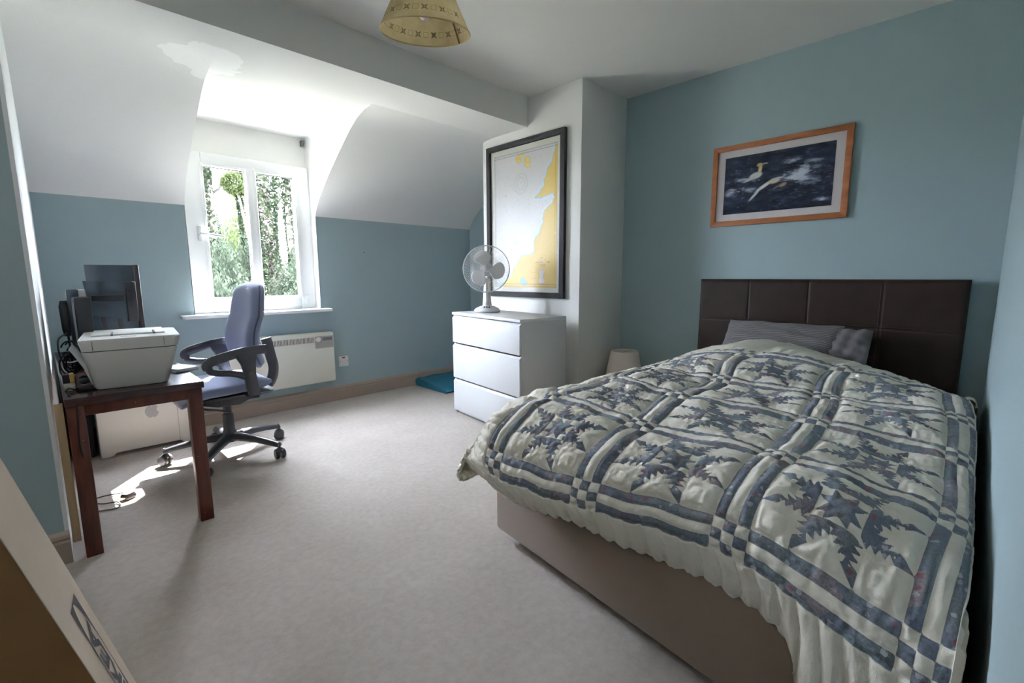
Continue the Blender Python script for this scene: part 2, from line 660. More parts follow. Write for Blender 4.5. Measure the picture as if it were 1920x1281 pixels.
# at the head the quilt falls away to both sides
headw = sstep(1.9, 2.75, X)
ycr = np.array([-.06, .01, .15, .37, .62, .80, .93, 1.18, 1.33])
zcr = np.array([.50, .514, .549, .618, .654, .664, .665, .64, .60]) - .664
crest = np.interp(Y, ycr, zcr)
# the near foot corner hangs lower and the fabric slumps
near = 1 - sstep(-.05, .42, Y)
footw = 1 - sstep(1.05, 1.5, X)
Z = top - drop + headw * crest * (1 - sstep(.02, .2, dropU)) - near * footw * .085 * (dropS > -1)
Z -= near * footw * np.clip(dropS / .28, 0, 1) * .07
X = X + near * footw * .03
# far foot corner: the loose border stands out
cornu = sstep(1.05, 1.33, Y) * sstep(0.10, .26, dropS)
X += .030 * cornu
Z += .03 * cornu
Y += .035 * sstep(.12, .30, dropU) * (Y > 1) * (1 - .4 * sstep(1.2, 2.0, X))
xo, yo = np.clip(1.19 - X, 0, None), np.clip(Y - 1.16, 0, None)
hyp = np.hypot(xo, yo)
lim = np.minimum(.055 + .60 * np.clip(top - Z, 0, .34), .225)
rnd = np.where((hyp > lim) & (xo > 0) & (yo > 0), lim / np.maximum(hyp, 1e-6), 1)
rnd = 1 + (rnd - 1) * .9
X, Y = np.where(rnd < 1, 1.19 - xo * rnd, X), np.where(rnd < 1, 1.16 + yo * rnd, Y)
# slow lumps and folds of the duvet underneath
def lump(x, y, f, seed):
    r = np.random.default_rng(seed)
    out = np.zeros_like(x)
    for k in range(9):
        a = r.uniform(0, 2 * PI)
        fr_ = f * r.uniform(.6, 1.7)
        out += np.sin((x * math.cos(a) + y * math.sin(a)) * fr_ * 2 * PI + r.uniform(0, 6.28)) / 9
    return out
Z += .020 * lump(X, Y, 1.7, 3) + .013 * lump(X, Y, 5.0, 5)
# the near foot corner falls to the floor
ext = (1 - sstep(.165, .225, Y)) * footw
hemz = np.clip((ROW0 - SASH / 2 - ss) / (ROW0 - SASH / 2), 0, 1)
Z = np.where(footw * near > 0, np.maximum(Z - ext * hemz * .22, .015), Z)
Z -= hemz * .045 * (1 - sstep(.3, .85, Y)) * footw * (ext < .5)
X -= ext * hemz * (.015 + .016 * np.sin(Y * 52))
# pull the sash crossings to where the worn quilt lies: (column, row, x, y, z)
CROSS = [(3, 0, 1.0211, 1.1149, 0.4201), (2, 0, 1.0253, 0.7418, 0.4326), (1, 0, 1.0446, 0.3517, 0.4567), (0, 0, 0.985, 0.0012, 0.3973), (3, 1, 1.3341, 1.1129, 0.6042), (2, 1, 1.3271, 0.7335, 0.5744), (1, 1, 1.3374, 0.3341, 0.5807), (0, 1, 1.3314, -0.0283, 0.5217), (2, 2, 1.6921, 0.7796, 0.6018), (1, 2, 1.7134, 0.337, 0.5903), (0, 2, 1.7054, -0.0183, 0.5605), (2, 3, 2.0723, 0.7638, 0.602), (1, 3, 2.0796, 0.3743, 0.5922), (0, 3, 2.0883, -0.0073, 0.5812), (2, 4, 2.4462, 0.7883, 0.6712), (1, 4, 2.4572, 0.3893, 0.6486), (0, 4, 2.4711, 0.0178, 0.5834), (3, 2, 1.7266, 1.0985, 0.6058), (3, 3, 2.0783, 1.1192, 0.5973), (3, 4, 2.4314, 1.1541, 0.5926), (2, 4.42, 2.62, 0.7152, 0.6838), (1, 4.42, 2.6139, 0.3545, 0.6409), (0, 4.42, 2.6203, 0.0078, 0.539), (3, 4.42, 2.6367, 1.0463, 0.6407)]
if CROSS:
    CA = np.array(CROSS)
    cu, cs = UD + CA[:, 0] * PITCH_Q, ROW0 + CA[:, 1] * PITCH_Q
    iu, is_ = np.abs(U[None] - cu[:, None]).argmin(1), np.abs(S[None] - cs[:, None]).argmin(1)
    cur = np.stack([X[is_, iu], Y[is_, iu], Z[is_, iu]], -1)
    ker = lambda a, b_: np.exp(-((a[:, None] - cu) ** 2 + (b_[:, None] - cs) ** 2) / (2 * .24 ** 2))
    K = ker(cu, cs)
    K /= K.sum(1, keepdims=True)
    wts = np.linalg.lstsq(K.T @ K + 1e-3 * np.eye(len(cu)), K.T @ (CA[:, 2:] - cur), rcond=None)[0]
    KK = ker(uu.ravel(), ss.ravel())
    KK /= KK.sum(1, keepdims=True) + 1e-12
    off = (KK @ wts).reshape(ns, nu, 3)
    X, Y, Z = X + off[..., 0], Y + off[..., 1], Z + off[..., 2]
# ---- pattern
gu = (uu - UD) / PITCH_Q
gs = (ss - ROW0) / PITCH_Q
hs = SASH / 2 / PITCH_Q
NUu, NS = 3, 4


def dist_line(g, n):
    r = np.clip(np.round(g), 0, n)
    return (g - r) * PITCH_Q
du, dv = dist_line(gu, NUu), dist_line(gs, NS)
h = SASH / 2
st = SASH / 3
inside = (uu > UD - h) & (uu < UD + NUu * PITCH_Q + h) & (ss > ROW0 - h) & (ss < ROW0 + NS * PITCH_Q + h)
INF = .02
strip = lambda d: np.minimum(h - np.abs(d), np.abs(d) - st / 2)           # >0 in the blue outer strips
onu, ons = np.abs(du) < h, np.abs(dv) < h
cell = lambda d: np.clip(np.floor((d + h) / st), 0, 2)
par = ((cell(du) + cell(dv)) % 2) == 1
fr1 = lambda d: np.minimum(np.mod(d + h, st), st - np.mod(d + h, st))
nine = np.where(par, 1, -1) * np.minimum(fr1(du), fr1(dv))
# block interior
bl = PITCH_Q - SASH
bx = (np.mod(gu, 1) * PITCH_Q - h) / bl
by = (np.mod(gs, 1) * PITCH_Q - h) / bl
# a lively hand-cut look: tiny wobble of the cut lines
bx = bx + .010 * lump(uu, ss, 5, 21)
by = by + .010 * lump(uu, ss, 5, 22)
a_ = .285
fx = np.minimum(bx, 1 - bx)
fy = np.minimum(by, 1 - by)
fa, fb = np.maximum(fx, fy), np.minimum(fx, fy)      # fa >= fb : b is the distance to the nearer side
w = .068


def saw(dist, along, pitch=.0572):
    """blue teeth of width w growing away from the cream: >0 blue"""
    t = np.mod(along / pitch, 1)
    tri = np.where(t < .72, t / .72, (1 - t) / .28)
    return (dist - w * tri) * .62
# cream where: corner square, side triangle
d_sq = np.maximum(fa - a_, -1)                        # distance outside the square (along its side), fb<a
d_tri = (fb - (fa - a_)) / math.sqrt(2)               # distance from the side triangle's leg
insq = (fa < a_)
intri = d_tri < 0
s_sq = saw(d_sq, fb)
s_tri = saw(d_tri, (fa + fb) / math.sqrt(2))
near_tip = np.maximum(0, .125 - fb)
mask = np.minimum(np.where(fa < a_, -(a_ - fa), s_sq), s_tri)
tipm = np.minimum(fa - a_, d_tri)
mask = np.where((fb < .12) & (fa > a_ - .001) & ~intri, np.minimum(tipm, .12 - fb + .004), mask)
mask = np.where(insq, -(a_ - fa), mask)
mask = np.where(intri, d_tri, mask)
# centre star
cc = .165
qx, qy = np.abs(bx - .5) / cc, np.abs(by - .5) / cc
incen = np.maximum(qx, qy) < 1
qa, qb = np.maximum(qx, qy), np.minimum(qx, qy)
csq = np.minimum(qa - .5, qb - .5)                   # corner squares
ctri = np.where(qa > .5, (qa - .5) - qb, -1) / 1.41  # side triangles
cm = -np.maximum(np.minimum(csq, 1 - qa), np.minimum(ctri, 1 - qa)) * cc
mask = np.where(incen, np.minimum(mask + 1, cm), mask)
bm_ = mask * bl
sd = bm_
sd = np.where(onu & ~ons, strip(du), sd)
sd = np.where(ons & ~onu, strip(dv), sd)
sd = np.where(onu & ons, nine, sd)
sd = np.where(inside, sd, -INF)
edge_out = np.minimum.reduce([uu - (UD - h), UD + NUu * PITCH_Q + h - uu, ss - (ROW0 - h), ROW0 + NS * PITCH_Q + h - ss])
sd = np.where(inside, np.minimum(sd, edge_out + .0005), np.maximum(edge_out, -INF))
sd = np.clip(sd, -INF, INF)
# ---- stitched lines: distance to the nearest
line = np.full_like(uu, .05)
def near_line(d):
    global line
    line = np.minimum(line, np.abs(d))
# channels in the plain border run out to the hem
ch = .046
curve_s = .022 * np.sin(np.clip((ss) / .13, 0, 1) * PI)
inB_s = ss < ROW0 - h
dch_s = (np.mod(uu + curve_s, ch) - ch / 2)
curve_u = .018 * np.sin(np.clip((uu - (UD + 3 * PITCH_Q)) / .2, 0, 1) * PI)
inB_u = (uu > UD + NUu * PITCH_Q + h)
dch_u = (np.mod(ss + curve_u, ch * .75) - ch * .375)
line = np.where(inB_u & ~inB_s, np.abs(dch_u), line)
line = np.where(inB_s & ~inB_u, np.abs(dch_s), line)
line = np.where(inB_s & inB_u, np.minimum(np.abs(dch_u), .05), line)
inB_h = ss > ROW0 + NS * PITCH_Q + h
line = np.where(inB_h & ~inB_u, np.abs(np.mod(uu, ch) - ch / 2), line)
# seams
line = np.where(inside, np.minimum(line, np.minimum(np.abs(np.abs(du) - h), np.abs(np.abs(dv) - h))), line)
blk = inside & ~onu & ~ons
line = np.where(blk, np.minimum(line, np.abs(sd) * .9 + .002), line)
csqd = np.abs(np.maximum(np.abs(fx - .15) * 1.1, np.abs(fy - .13)) * .6 + .4 * np.hypot(fx - .15, fy - .13) - .085) * bl + .003
inner = np.where(blk & insq, csqd - .003, .05)
xd = np.abs(d_tri + .085 + .02 * np.sin(fa * 20)) * bl * 1.2 + .003
inner = np.where(blk & intri, np.minimum(inner, xd - .003), inner)
line = np.where(onu | ons, np.minimum(line, .8 * np.abs(sd) + .002), line)
puff = .0085 * (1 - np.exp(-(line / .010)))
# crinkles: small random gathers across the seams
crk = .0026 * lump(uu, ss, 30, 31) + .0016 * lump(uu, ss, 60, 32) + .0022 * lump(uu * 1.0, ss * .35, 26, 33) * np.where(inside & (ss < ROW0 + .25), 1.6, .6)
# grooves where the sashes pull down
groove = -.006 * np.exp(-(np.minimum(np.abs(np.abs(du) - h), np.abs(np.abs(dv) - h)) / .016) ** 2) * inside - .0028 * np.exp(-(inner / .0045) ** 2)
# loose vertical folds in the hanging border of the far corner
fold = .020 * np.sin((ss * .6 + uu * .25) * 2 * PI / .075) * sstep(1.22, 1.45, uu) * (1 - sstep(.35, .9, ss)) * inB_u * sstep(.30, .50, ss)
Y = np.where(Y < -.012, -.012 - .034 * np.tanh((-.012 - Y) / .034), Y)      # pressed against the wall
P3 = np.stack([X, Y, Z], -1)
du3 = np.gradient(P3, axis=1)
ds3 = np.gradient(P3, axis=0)
N = np.cross(ds3, du3)
N /= np.linalg.norm(N, axis=-1, keepdims=True) + 1e-9
if N[ns // 2, nu // 2, 2] < 0:
    N = -N
P3 = P3 + N * ((puff + crk + groove + fold) * sstep(.07, .20, uu))[..., None]
P3[..., 1] = np.maximum(P3[..., 1], YF + .020)
P3[0, :, 2] += .004 * np.sin(U / .046 * 2 * PI)
QO = np.array([1.95, .65, .33])
me = bpy.data.meshes.new('quilt')
idx = np.arange(nu * ns).reshape(ns, nu)
F = np.stack([idx[:-1, :-1], idx[1:, :-1], idx[1:, 1:], idx[:-1, 1:]], -1).reshape(-1, 4)
rc = .26                                           # the quilt's corners are cut round
cdu, cds = np.clip(uu - (U[-1] - rc), 0, None).ravel(), np.clip(rc - ss, 0, None).ravel()
F = F[(np.hypot(cdu, cds)[F] < rc + .004).all(1)]
F = F[((uu > .118) | (ss > .52)).ravel()[F].all(1)]      # nothing is tucked under at the near foot corner
me.vertices.add(nu * ns)
me.vertices.foreach_set('co', (P3 - QO).reshape(-1).astype(np.float32))
me.loops.add(F.size)
me.loops.foreach_set('vertex_index', F.reshape(-1).astype(np.int32))
me.polygons.add(len(F))
me.polygons.foreach_set('loop_start', np.arange(0, F.size, 4, dtype=np.int32))
me.update(calc_edges=True)
me.validate()
me.polygons.foreach_set('use_smooth', np.ones(len(F), bool))
at = me.attributes.new('patch', 'FLOAT', 'POINT')
at.data.foreach_set('value', sd.reshape(-1).astype(np.float32))
at = me.attributes.new('stitch', 'FLOAT', 'POINT')
at.data.foreach_set('value', np.minimum(line, inner + .0006).reshape(-1).astype(np.float32))
at = me.attributes.new('cloth', 'FLOAT_VECTOR', 'POINT')
at.data.foreach_set('vector', np.stack([uu, ss, 0 * uu], -1).reshape(-1).astype(np.float32))


def quilt_mat():
    t = NT('patchwork_cotton')
    at = t.add('ShaderNodeAttribute', attribute_name='patch')
    vec = t.add('ShaderNodeAttribute', attribute_name='cloth').outputs['Vector']
    sti = t.add('ShaderNodeAttribute', attribute_name='stitch').outputs['Fac']
    fac = t.math('MULTIPLY_ADD', at.outputs['Fac'], 900.0, 0.5, clamp=True)
    # pieces of printed cotton
    v1 = t.add('ShaderNodeTexVoronoi')
    v1.inputs['Scale'].default_value = 17
    t.link(vec, v1.inputs['Vector'])
    sep = t.add('ShaderNodeSeparateColor')
    t.link(v1.outputs['Color'], sep.inputs[0])
    blue = t.ramp(sep.outputs[0], [(.15, lin(112, 118, 132)), (.45, lin(134, 140, 152)), (.7, lin(116, 130, 136)), (.95, lin(146, 136, 142))])
    nz = t.noise(170, 3, .7, vec)
    blue = t.mix(t.math('MULTIPLY', t.ramp(nz, [(.42, (0, 0, 0, 1)), (.66, (1, 1, 1, 1))]), .55), blue, lin(80, 84, 98))
    v2 = t.add('ShaderNodeTexVoronoi')
    v2.inputs['Scale'].default_value = 52
    t.link(vec, v2.inputs['Vector'])
    sep2 = t.add('ShaderNodeSeparateColor')
    t.link(v2.outputs['Color'], sep2.inputs[0])
    wob = t.math('MULTIPLY_ADD', t.noise(200, 3, .7, vec), .7, v2.outputs['Distance'])
    fl = t.math('MULTIPLY', t.math('LESS_THAN', wob, .66), t.math('GREATER_THAN', sep2.outputs[0], .50))
    flc = t.ramp(sep2.outputs[1], [(.0, lin(142, 78, 88)), (.40, lin(142, 78, 88)), (.42, lin(196, 194, 198)), (.75, lin(176, 168, 178))])
    flc.node.color_ramp.interpolation = 'CONSTANT'
    blue = t.mix(t.math('MULTIPLY', fl, .75), blue, flc)
    cn = t.noise(9, 4, .6, vec)
    cream = t.ramp(cn, [(.3, lin(224, 217, 204)), (.7, lin(237, 231, 219))])
    c = t.mix(fac, cream, blue)
    seam = t.math('SUBTRACT', 1.0, t.math('MULTIPLY', sti, 520.0, clamp=True), clamp=True)
    c = t.mix(t.math('MULTIPLY', seam, .28), c, lin(120, 112, 98))
    t.base(c)
    t.bsdf.inputs['Roughness'].default_value = .92
    t.bsdf.inputs['Specular IOR Level'].default_value = .15
    t.bsdf.inputs['Sheen Weight'].default_value = .15
    hgt = t.math('ADD', t.noise(55, 4, .6, vec), t.math('MULTIPLY', t.noise(900, 2, .5, vec), .25))
    t.bump(hgt, .6, .005)
    return t.m


me.materials.append(quilt_mat())
me.materials.append(TICK)
q = bpy.data.objects.new('patchwork_quilt', me)
COL.objects.link(q)
q.location = QO
md = q.modifiers.new('thickness', 'SOLIDIFY')
md.thickness = .014
md.offset = -1
md.material_offset = 1
md.material_offset_rim = 0
tag(q, 'puffy cream and blue patchwork quilt with jagged star blocks spread over the bed', 'quilt')

# ------------------------------------------------------------------ pillow
def pillow_mat():
    t = NT('grey_striped_cotton')
    co = t.coord()
    sp = t.add('ShaderNodeSeparateXYZ')
    t.link(co, sp.inputs[0])
    f = t.math('FRACT', t.math('MULTIPLY', sp.outputs[0], 95.0))
    s_ = t.math('LESS_THAN', t.math('ABSOLUTE', t.math('SUBTRACT', f, .5)), .15)
    c = t.mix(s_, lin(92, 88, 90), lin(136, 130, 129))
    t.base(c)
    t.bsdf.inputs['Roughness'].default_value = .9
    t.bump(t.noise(30, 4, .6, co), .3, .006)
    return t.m


PGREY = mat('grey_pillow_cotton', (104, 99, 102), .9, .05, 9, .4, 18, .01)
pil = thing('pillow', 'dark grey striped pillow with open flap end, propped against the leather headboard', 'pillow', (2.90, .735, .50))
tilt = math.radians(38)
# local frame: a along the width (-y is the flap end), b up the slope
ca, sa = math.cos(tilt), math.sin(tilt)


def pillow_shape(a0, a1, hb, th, na=40, nb=28, seed=1, zoff=0.0):
    r = np.random.default_rng(seed)
    V, Fc = [], []
    for side in (1, -1):
        for j in range(nb + 1):
            for i in range(na + 1):
                a = -1 + 2 * i / na
                b_ = -1 + 2 * j / nb
                ea = (1 - abs(a) ** 3.2)
                eb = (1 - abs(b_) ** 2.6)
                t_ = th * (max(ea, 0) ** .55) * (max(eb, 0) ** .6)
                pin = 1 - .05 * (abs(a) ** 2) * (1 - abs(b_))
                pinb = 1 - .06 * (abs(b_) ** 2) * (1 - abs(a))
                x = (a0 + a1) / 2 + (a1 - a0) / 2 * a * pinb
                y = hb * b_ * pin
                wob = .006 * math.sin(9 * a + 3 * b_ + seed) + .004 * math.sin(17 * b_ - 5 * a)
                V.append((y, x, zoff + side * t_ + wob))
        o = len(V) - (na + 1) * (nb + 1)
        for j in range(nb):
            for i in range(na):
                q_ = (o + j * (na + 1) + i, o + j * (na + 1) + i + 1, o + (j + 1) * (na + 1) + i + 1, o + (j + 1) * (na + 1) + i)
                Fc.append(q_ if side == 1 else q_[::-1])
    return V, Fc


MP = Matrix.Translation((.02, .01, .135)) @ Matrix.Rotation(-tilt - .25, 4, 'Y')
V, Fc = pillow_shape(-.26, .335, .175, .062)
po = MB().raw(V, Fc, None).build('pillow_body', pillow_mat(), pil, angle=80)
po.matrix_local = MP
b = MB()
V, Fc = pillow_shape(-.385, -.20, .155, .030, 16, 24, 4, .012)
b.raw(V, Fc)
fo = b.build('pillowcase_flap', PGREY, pil, 'plain grey folded pillowcase flap', angle=80)
fo.matrix_local = MP
V, Fc = pillow_shape(-.375, -.10, .16, .022, 16, 20, 6, -.03)
fo2 = MB().raw(V, Fc).build('pillowcase_cuff', bpy.data.materials['grey_striped_cotton'], pil, angle=80)
fo2.matrix_local = MP

# ------------------------------------------------------------------ chest of drawers
ang = math.atan2(1.986 - 2.814, 2.075 - 2.184)      # along the front, towards the camera
CD, CWd, CH = .40, .825, .78
ch_o = thing('chest_of_drawers', 'white three drawer chest with cut-out grips beside the chimney breast', 'chest', (2.184, 2.814, 0))
fd = Vector((math.cos(ang), math.sin(ang), 0))
bd_ = Vector((-fd.y, fd.x, 0))
if bd_.x < 0:
    bd_ = -bd_
MC = axis_mat((0, 0, 0), fd, bd_, (0, 0, 1))
b = MB()
b.box(0, .018, .018, CD, 0, CH - .02, .001, M=MC)
b.box(CWd - .018, CWd, .018, CD, 0, CH - .02, .001, M=MC)
b.box(.018, CWd - .018, CD - .01, CD, .03, CH - .02, M=MC)
b.box(.018, CWd - .018, .05, CD - .01, .03, .045, M=MC)
b.box(.018, CWd - .018, .03, .05, .0, .05, M=MC)
b.build('carcass', WHITEGLOSS, ch_o, angle=30)
MB().box(0, CWd, .0, CD, CH - .02, CH, .0015, M=MC).build('top_panel', WHITEGLOSS, ch_o)
for z0, z1 in ((.553, .742), (.279, .528), (.022, .254)):
    pr = [(.0, z0), (.018, z0), (.018, z1 + .012), (.014, z1 + .012), (.004, z1), (0, z1 - .002)]
    MD = MC @ axis_mat((.004, 0, 0), (0, 1, 0), (0, 0, 1), (1, 0, 0))
    dr = MB().prism(pr, 0, CWd - .008, .0008, M=MD).build('drawer_front', WHITEGLOSS, ch_o, angle=25)
    MB().box(.024, CWd - .024, .02, CD - .03, z0 + .02, z1 - .05, M=MC).build('drawer_box', WHITEGLOSS, dr)

# ------------------------------------------------------------------ desk fan on the chest
FANW = mat('white_fan_plastic', (222, 220, 226), .35, .01)
FANG = mat('grey_fan_blade', (222, 221, 222), .4, .02)
fan_xy = Vector((2.35, 2.60, 0))
fan = thing('desk_fan', 'white desk fan with round wire guard standing on the chest of drawers', 'fan', (fan_xy.x, fan_xy.y, CH))
MB().lathe([(0, 0), (.088, 0), (.098, .006), (.098, .016), (.085, .030), (.055, .044), (.03, .050), (0, .050)], 36, Matrix.Diagonal((1, 1, 1, 1))).build('fan_base', FANW, fan)
ax = Vector((-.70, -.69, .05)).normalized()         # blows towards the room
sx = Vector((0, 0, 1)).cross(ax).normalized()
uz = ax.cross(sx)
HC = Vector((0, 0, .318)) + ax * .055
MF = axis_mat(HC, sx, uz, ax)
MS = axis_mat((0, 0, 0), sx, (-ax.x, -ax.y, 0), (0, 0, 1))
rings = []
for z, w_, d_ in ((.035, .036, .050), (.08, .032, .042), (.15, .026, .034), (.22, .022, .028), (.25, .020, .026)):
    rings.append([(w_ * math.cos(t_) , .012 + d_ * math.sin(t_), z) for t_ in np.linspace(0, 2 * PI, 20, endpoint=False)])
MB().loft(rings, MS).build('fan_stand', FANW, fan)
b = MB()
b.tube([(0, -.005, .04), (0, -.025, .10), (0, -.02, .235)], [.014, .0125, .0125], 12, M=MS)
b.build('fan_neck', FANW, fan)
b = MB()
b.lathe([(0, -.125), (.03, -.122), (.046, -.105), (.052, -.075), (.050, -.04), (.03, -.03), (0, -.03)], 24, MF)
b.build('motor_housing', FANW, fan)
for x0_ in (-.022, -.004, .014):
    MB().box(x0_, x0_ + .012, -.066, -.050, .036, .046, .002, M=MS).build('speed_button', mat('dark_fan_button', (62, 60, 66), .4, .03), fan)
blade = []
for k in range(3):
    a0 = math.radians(100 + 120 * k)
    V, Fc = [], []
    nr, na_ = 12, 10
    for i in range(nr + 1):
        t_ = i / nr
        r_ = .020 + .118 * t_
        wd = .20 + .62 * math.sin(PI * (t_ * .80 + .06)) ** .8 * 1.0
        for j in range(na_ + 1):
            s_ = -1 + 2 * j / na_
            aa = a0 + s_ * wd * .88 + .22 * t_
            rr = r_ * (1 - .10 * s_ * s_ * t_)
            V.append((rr * math.cos(aa), rr * math.sin(aa), .012 * s_ * (1 - .3 * t_)))
    for i in range(nr):
        for j in range(na_):
            Fc.append((i * (na_ + 1) + j, (i + 1) * (na_ + 1) + j, (i + 1) * (na_ + 1) + j + 1, i * (na_ + 1) + j + 1))
    bo = MB().raw(V, Fc, MF).build('blade', FANG, fan, angle=80)
    sm = bo.modifiers.new('t', 'SOLIDIFY')
    sm.thickness = .002
MB().lathe([(0, .022), (.016, .019), (.024, .008), (.025, -.022), (0, -.022)], 20, MF).build('blade_hub', FANW, fan)
WIRE = mat('white_guard_wire', (232, 232, 234), .35, .01)
R = .168


def guard(zf, inner, sgn, nw):
    b = MB()
    for k in range(nw):
        an = 2 * PI * k / nw
        pts = []
        for t_ in (0, .3, .6, .85, 1):
            r_ = inner + (R - inner) * t_
            z_ = zf * (1 - t_ ** 4)
            an2 = an + .25 * t_ * sgn
            pts.append((r_ * math.cos(an2), r_ * math.sin(an2), z_))
        b.tube(pts, .0007, 4, False, M=MF)
    for rr, zz in ((.10, zf * (1 - ((.10 - inner) / (R - inner)) ** 4)),):
        b.tube([(rr * math.cos(t_), rr * math.sin(t_), zz) for t_ in np.linspace(0, 2 * PI, 40, endpoint=False)], .0007, 4, closed=True, M=MF)
    return b


guard(.045, .026, 1, 90).build('front_guard', WIRE, fan)['kind'] = 'stuff'
guard(-.045, .05, -1, 44).build('rear_guard', WIRE, fan)['kind'] = 'stuff'
b = MB()
b.tube([(R * math.cos(t_), R * math.sin(t_), 0) for t_ in np.linspace(0, 2 * PI, 56, endpoint=False)], .0042, 8, closed=True, M=MF, flat=1.6)
b.build('guard_ring', mat('pale_guard_ring', (205, 207, 210), .3, .01), fan)
MB().lathe([(0, .052), (.018, .050), (.027, .045), (.027, .042), (0, .042)], 20, MF).build('guard_badge', FANW, fan)
MB().tube(crm([(.085, .03, .012), (.12, .035, .018), (.14, .05, .008), (.15, .09, .004), (.16, .14, .004)], 6), .003, 6).build('fan_cord', FANW, fan)

# ------------------------------------------------------------------ painted prints (flat prints as coloured grids)
def fnoise(w_, h_, fx_, fy_, seed, octs=4):
    r = np.random.default_rng(seed)
    out = np.zeros((h_, w_))
    amp = 1
    for o in range(octs):
        gx, gy = max(2, int(fx_ * 2 ** o)), max(2, int(fy_ * 2 ** o))
        g = r.random((gy + 2, gx + 2))
        xs = np.linspace(0, gx, w_)
        ys_ = np.linspace(0, gy, h_)
        xi, yi = xs.astype(int), ys_.astype(int)
        tx, ty = (xs - xi), (ys_ - yi)
        tx, ty = tx * tx * (3 - 2 * tx), ty * ty * (3 - 2 * ty)
        A = g[yi][:, xi]
        B_ = g[yi][:, xi + 1]
        C_ = g[yi + 1][:, xi]
        D_ = g[yi + 1][:, xi + 1]
        out += amp * ((A * (1 - tx) + B_ * tx) * (1 - ty[:, None]) + (C_ * (1 - tx) + D_ * tx) * ty[:, None])
        amp *= .5
    return out / (2 - .5 ** (octs - 1))


def srgb2lin(c):
    c = np.asarray(c, float) / 255
    return np.where(c <= .04045, c / 12.92, ((c + .055) / 1.055) ** 2.4)


def print_mat(name):
    t = NT(name)
    t.base(t.add('ShaderNodeVertexColor', layer_name='ink').outputs[0])
    t.bsdf.inputs['Roughness'].default_value = .35
    t.bsdf.inputs['Specular IOR Level'].default_value = .25
    return t.m


def print_sheet(name, img, wd, ht, M, parent, mname):
    """img rows run from the top; local x to the right, y up"""
    h_, w_ = img.shape[:2]
    xs, ys_ = np.meshgrid(np.linspace(0, wd, w_), np.linspace(ht, 0, h_))
    V = np.stack([xs, ys_, 0 * xs], -1).reshape(-1, 3)
    Mn = np.array(M)
    V = V @ Mn[:3, :3].T + Mn[:3, 3]
    idx = np.arange(w_ * h_).reshape(h_, w_)
    F = np.stack([idx[:-1, :-1], idx[1:, :-1], idx[1:, 1:], idx[:-1, 1:]], -1).reshape(-1, 4)
    me = bpy.data.meshes.new(name)
    me.from_pydata(V.tolist(), [], F.tolist())
    ca_ = me.color_attributes.new('ink', 'FLOAT_COLOR', 'POINT')
    rgba = np.ones((w_ * h_, 4), np.float32)
    rgba[:, :3] = srgb2lin(img.reshape(-1, 3))
    ca_.data.foreach_set('color', rgba.reshape(-1))
    me.materials.append(print_mat(mname))
    o = bpy.data.objects.new(name, me)
    COL.objects.link(o)
    o.parent = parent
    return o


def pic_frame(parent, M, w_, h_, fwid, fdep, m_, mname='frame_rail'):
    """mitred frame: four rails"""
    for k in range(4):
        A = [((0, 0), (w_, 0), (w_ - fwid, fwid), (fwid, fwid)), ((w_, 0), (w_, h_), (w_ - fwid, h_ - fwid), (w_ - fwid, fwid)),
             ((w_, h_), (0, h_), (fwid, h_ - fwid), (w_ - fwid, h_ - fwid)), ((0, h_), (0, 0), (fwid, fwid), (fwid, h_ - fwid))][k]
        MB().prism(A, 0, fdep, .002, M=M).build(mname, m_, parent)


# sea picture on the blue wall (x to the viewer's right = -y)
PW, PH = .752, .50
pic = thing('framed_picture', 'oak framed print of white seabirds on a dark sea above the headboard', 'picture', (XR, 1.308, 1.365))
MPI = axis_mat((-.002, 0, 0), (0, -1, 0), (0, 0, 1), (-1, 0, 0))
OAK = mat('orange_oak', (164, 98, 54), .45, .14, 22, .15, 90, .002, stretch=(1, .25, 1))
pic_frame(pic, MPI, PW, PH, .032, .022, OAK)
MATW = mat('white_mount_card', (214, 206, 208), .8, .02)
MB().box(.03, PW - .03, .03, PH - .03, .004, .010, M=MPI).build('mount', MATW, pic)
w_, h_ = 300, 170
im = np.zeros((h_, w_, 3)) + np.array([34, 40, 58])
yy, xx = np.mgrid[0:h_, 0:w_]
uu_, vv_ = xx / w_, yy / h_
n1 = fnoise(w_, h_, 10, 14, 1, 5)
n2 = fnoise(w_, h_, 26, 44, 2, 4)
n3 = fnoise(w_, h_, 5, 8, 3, 4)
im += ((n1 - .5) * 70 + 8)[..., None] * np.array([.8, .9, 1.1])
im += (np.clip(n2 - .54, 0, 1) * 330 * np.clip(n3 * 1.5 - .45, 0, 1))[..., None] * np.array([.9, .97, 1.1])
im -= (np.clip(vv_ - .55, 0, 1) * 26)[..., None]


def blob(u, v, ru, rv, ang_, colr, soft=.25, rag=0.0):
    global im
    c_, s_ = math.cos(ang_), math.sin(ang_)
    dx, dy = (uu_ - u) * 1.75, (vv_ - v)
    a, b2 = (dx * c_ + dy * s_) / (ru * 1.75), (-dx * s_ + dy * c_) / rv
    r_ = np.sqrt(a * a + b2 * b2) + rag * (n2 - .5) * 2
    k = np.clip((1 + soft - r_) / (2 * soft), 0, 1)[..., None]
    im = im * (1 - k) + k * np.array(colr)


for (u, v, ru, rv, an, s_) in ((.22, .42, .09, .03, .1, .7), (.25, .60, .06, .035, .1, .8), (.08, .62, .05, .05, 0, .8), (.70, .42, .10, .06, -.2, .8), (.74, .50, .09, .06, .25, .9), (.82, .25, .06, .02, 0, .9), (.92, .88, .05, .02, 0, .9), (.64, .20, .05, .03, 0, 1)):
    blob(u, v, ru, rv, an, (176, 186, 204), s_, 1.3)
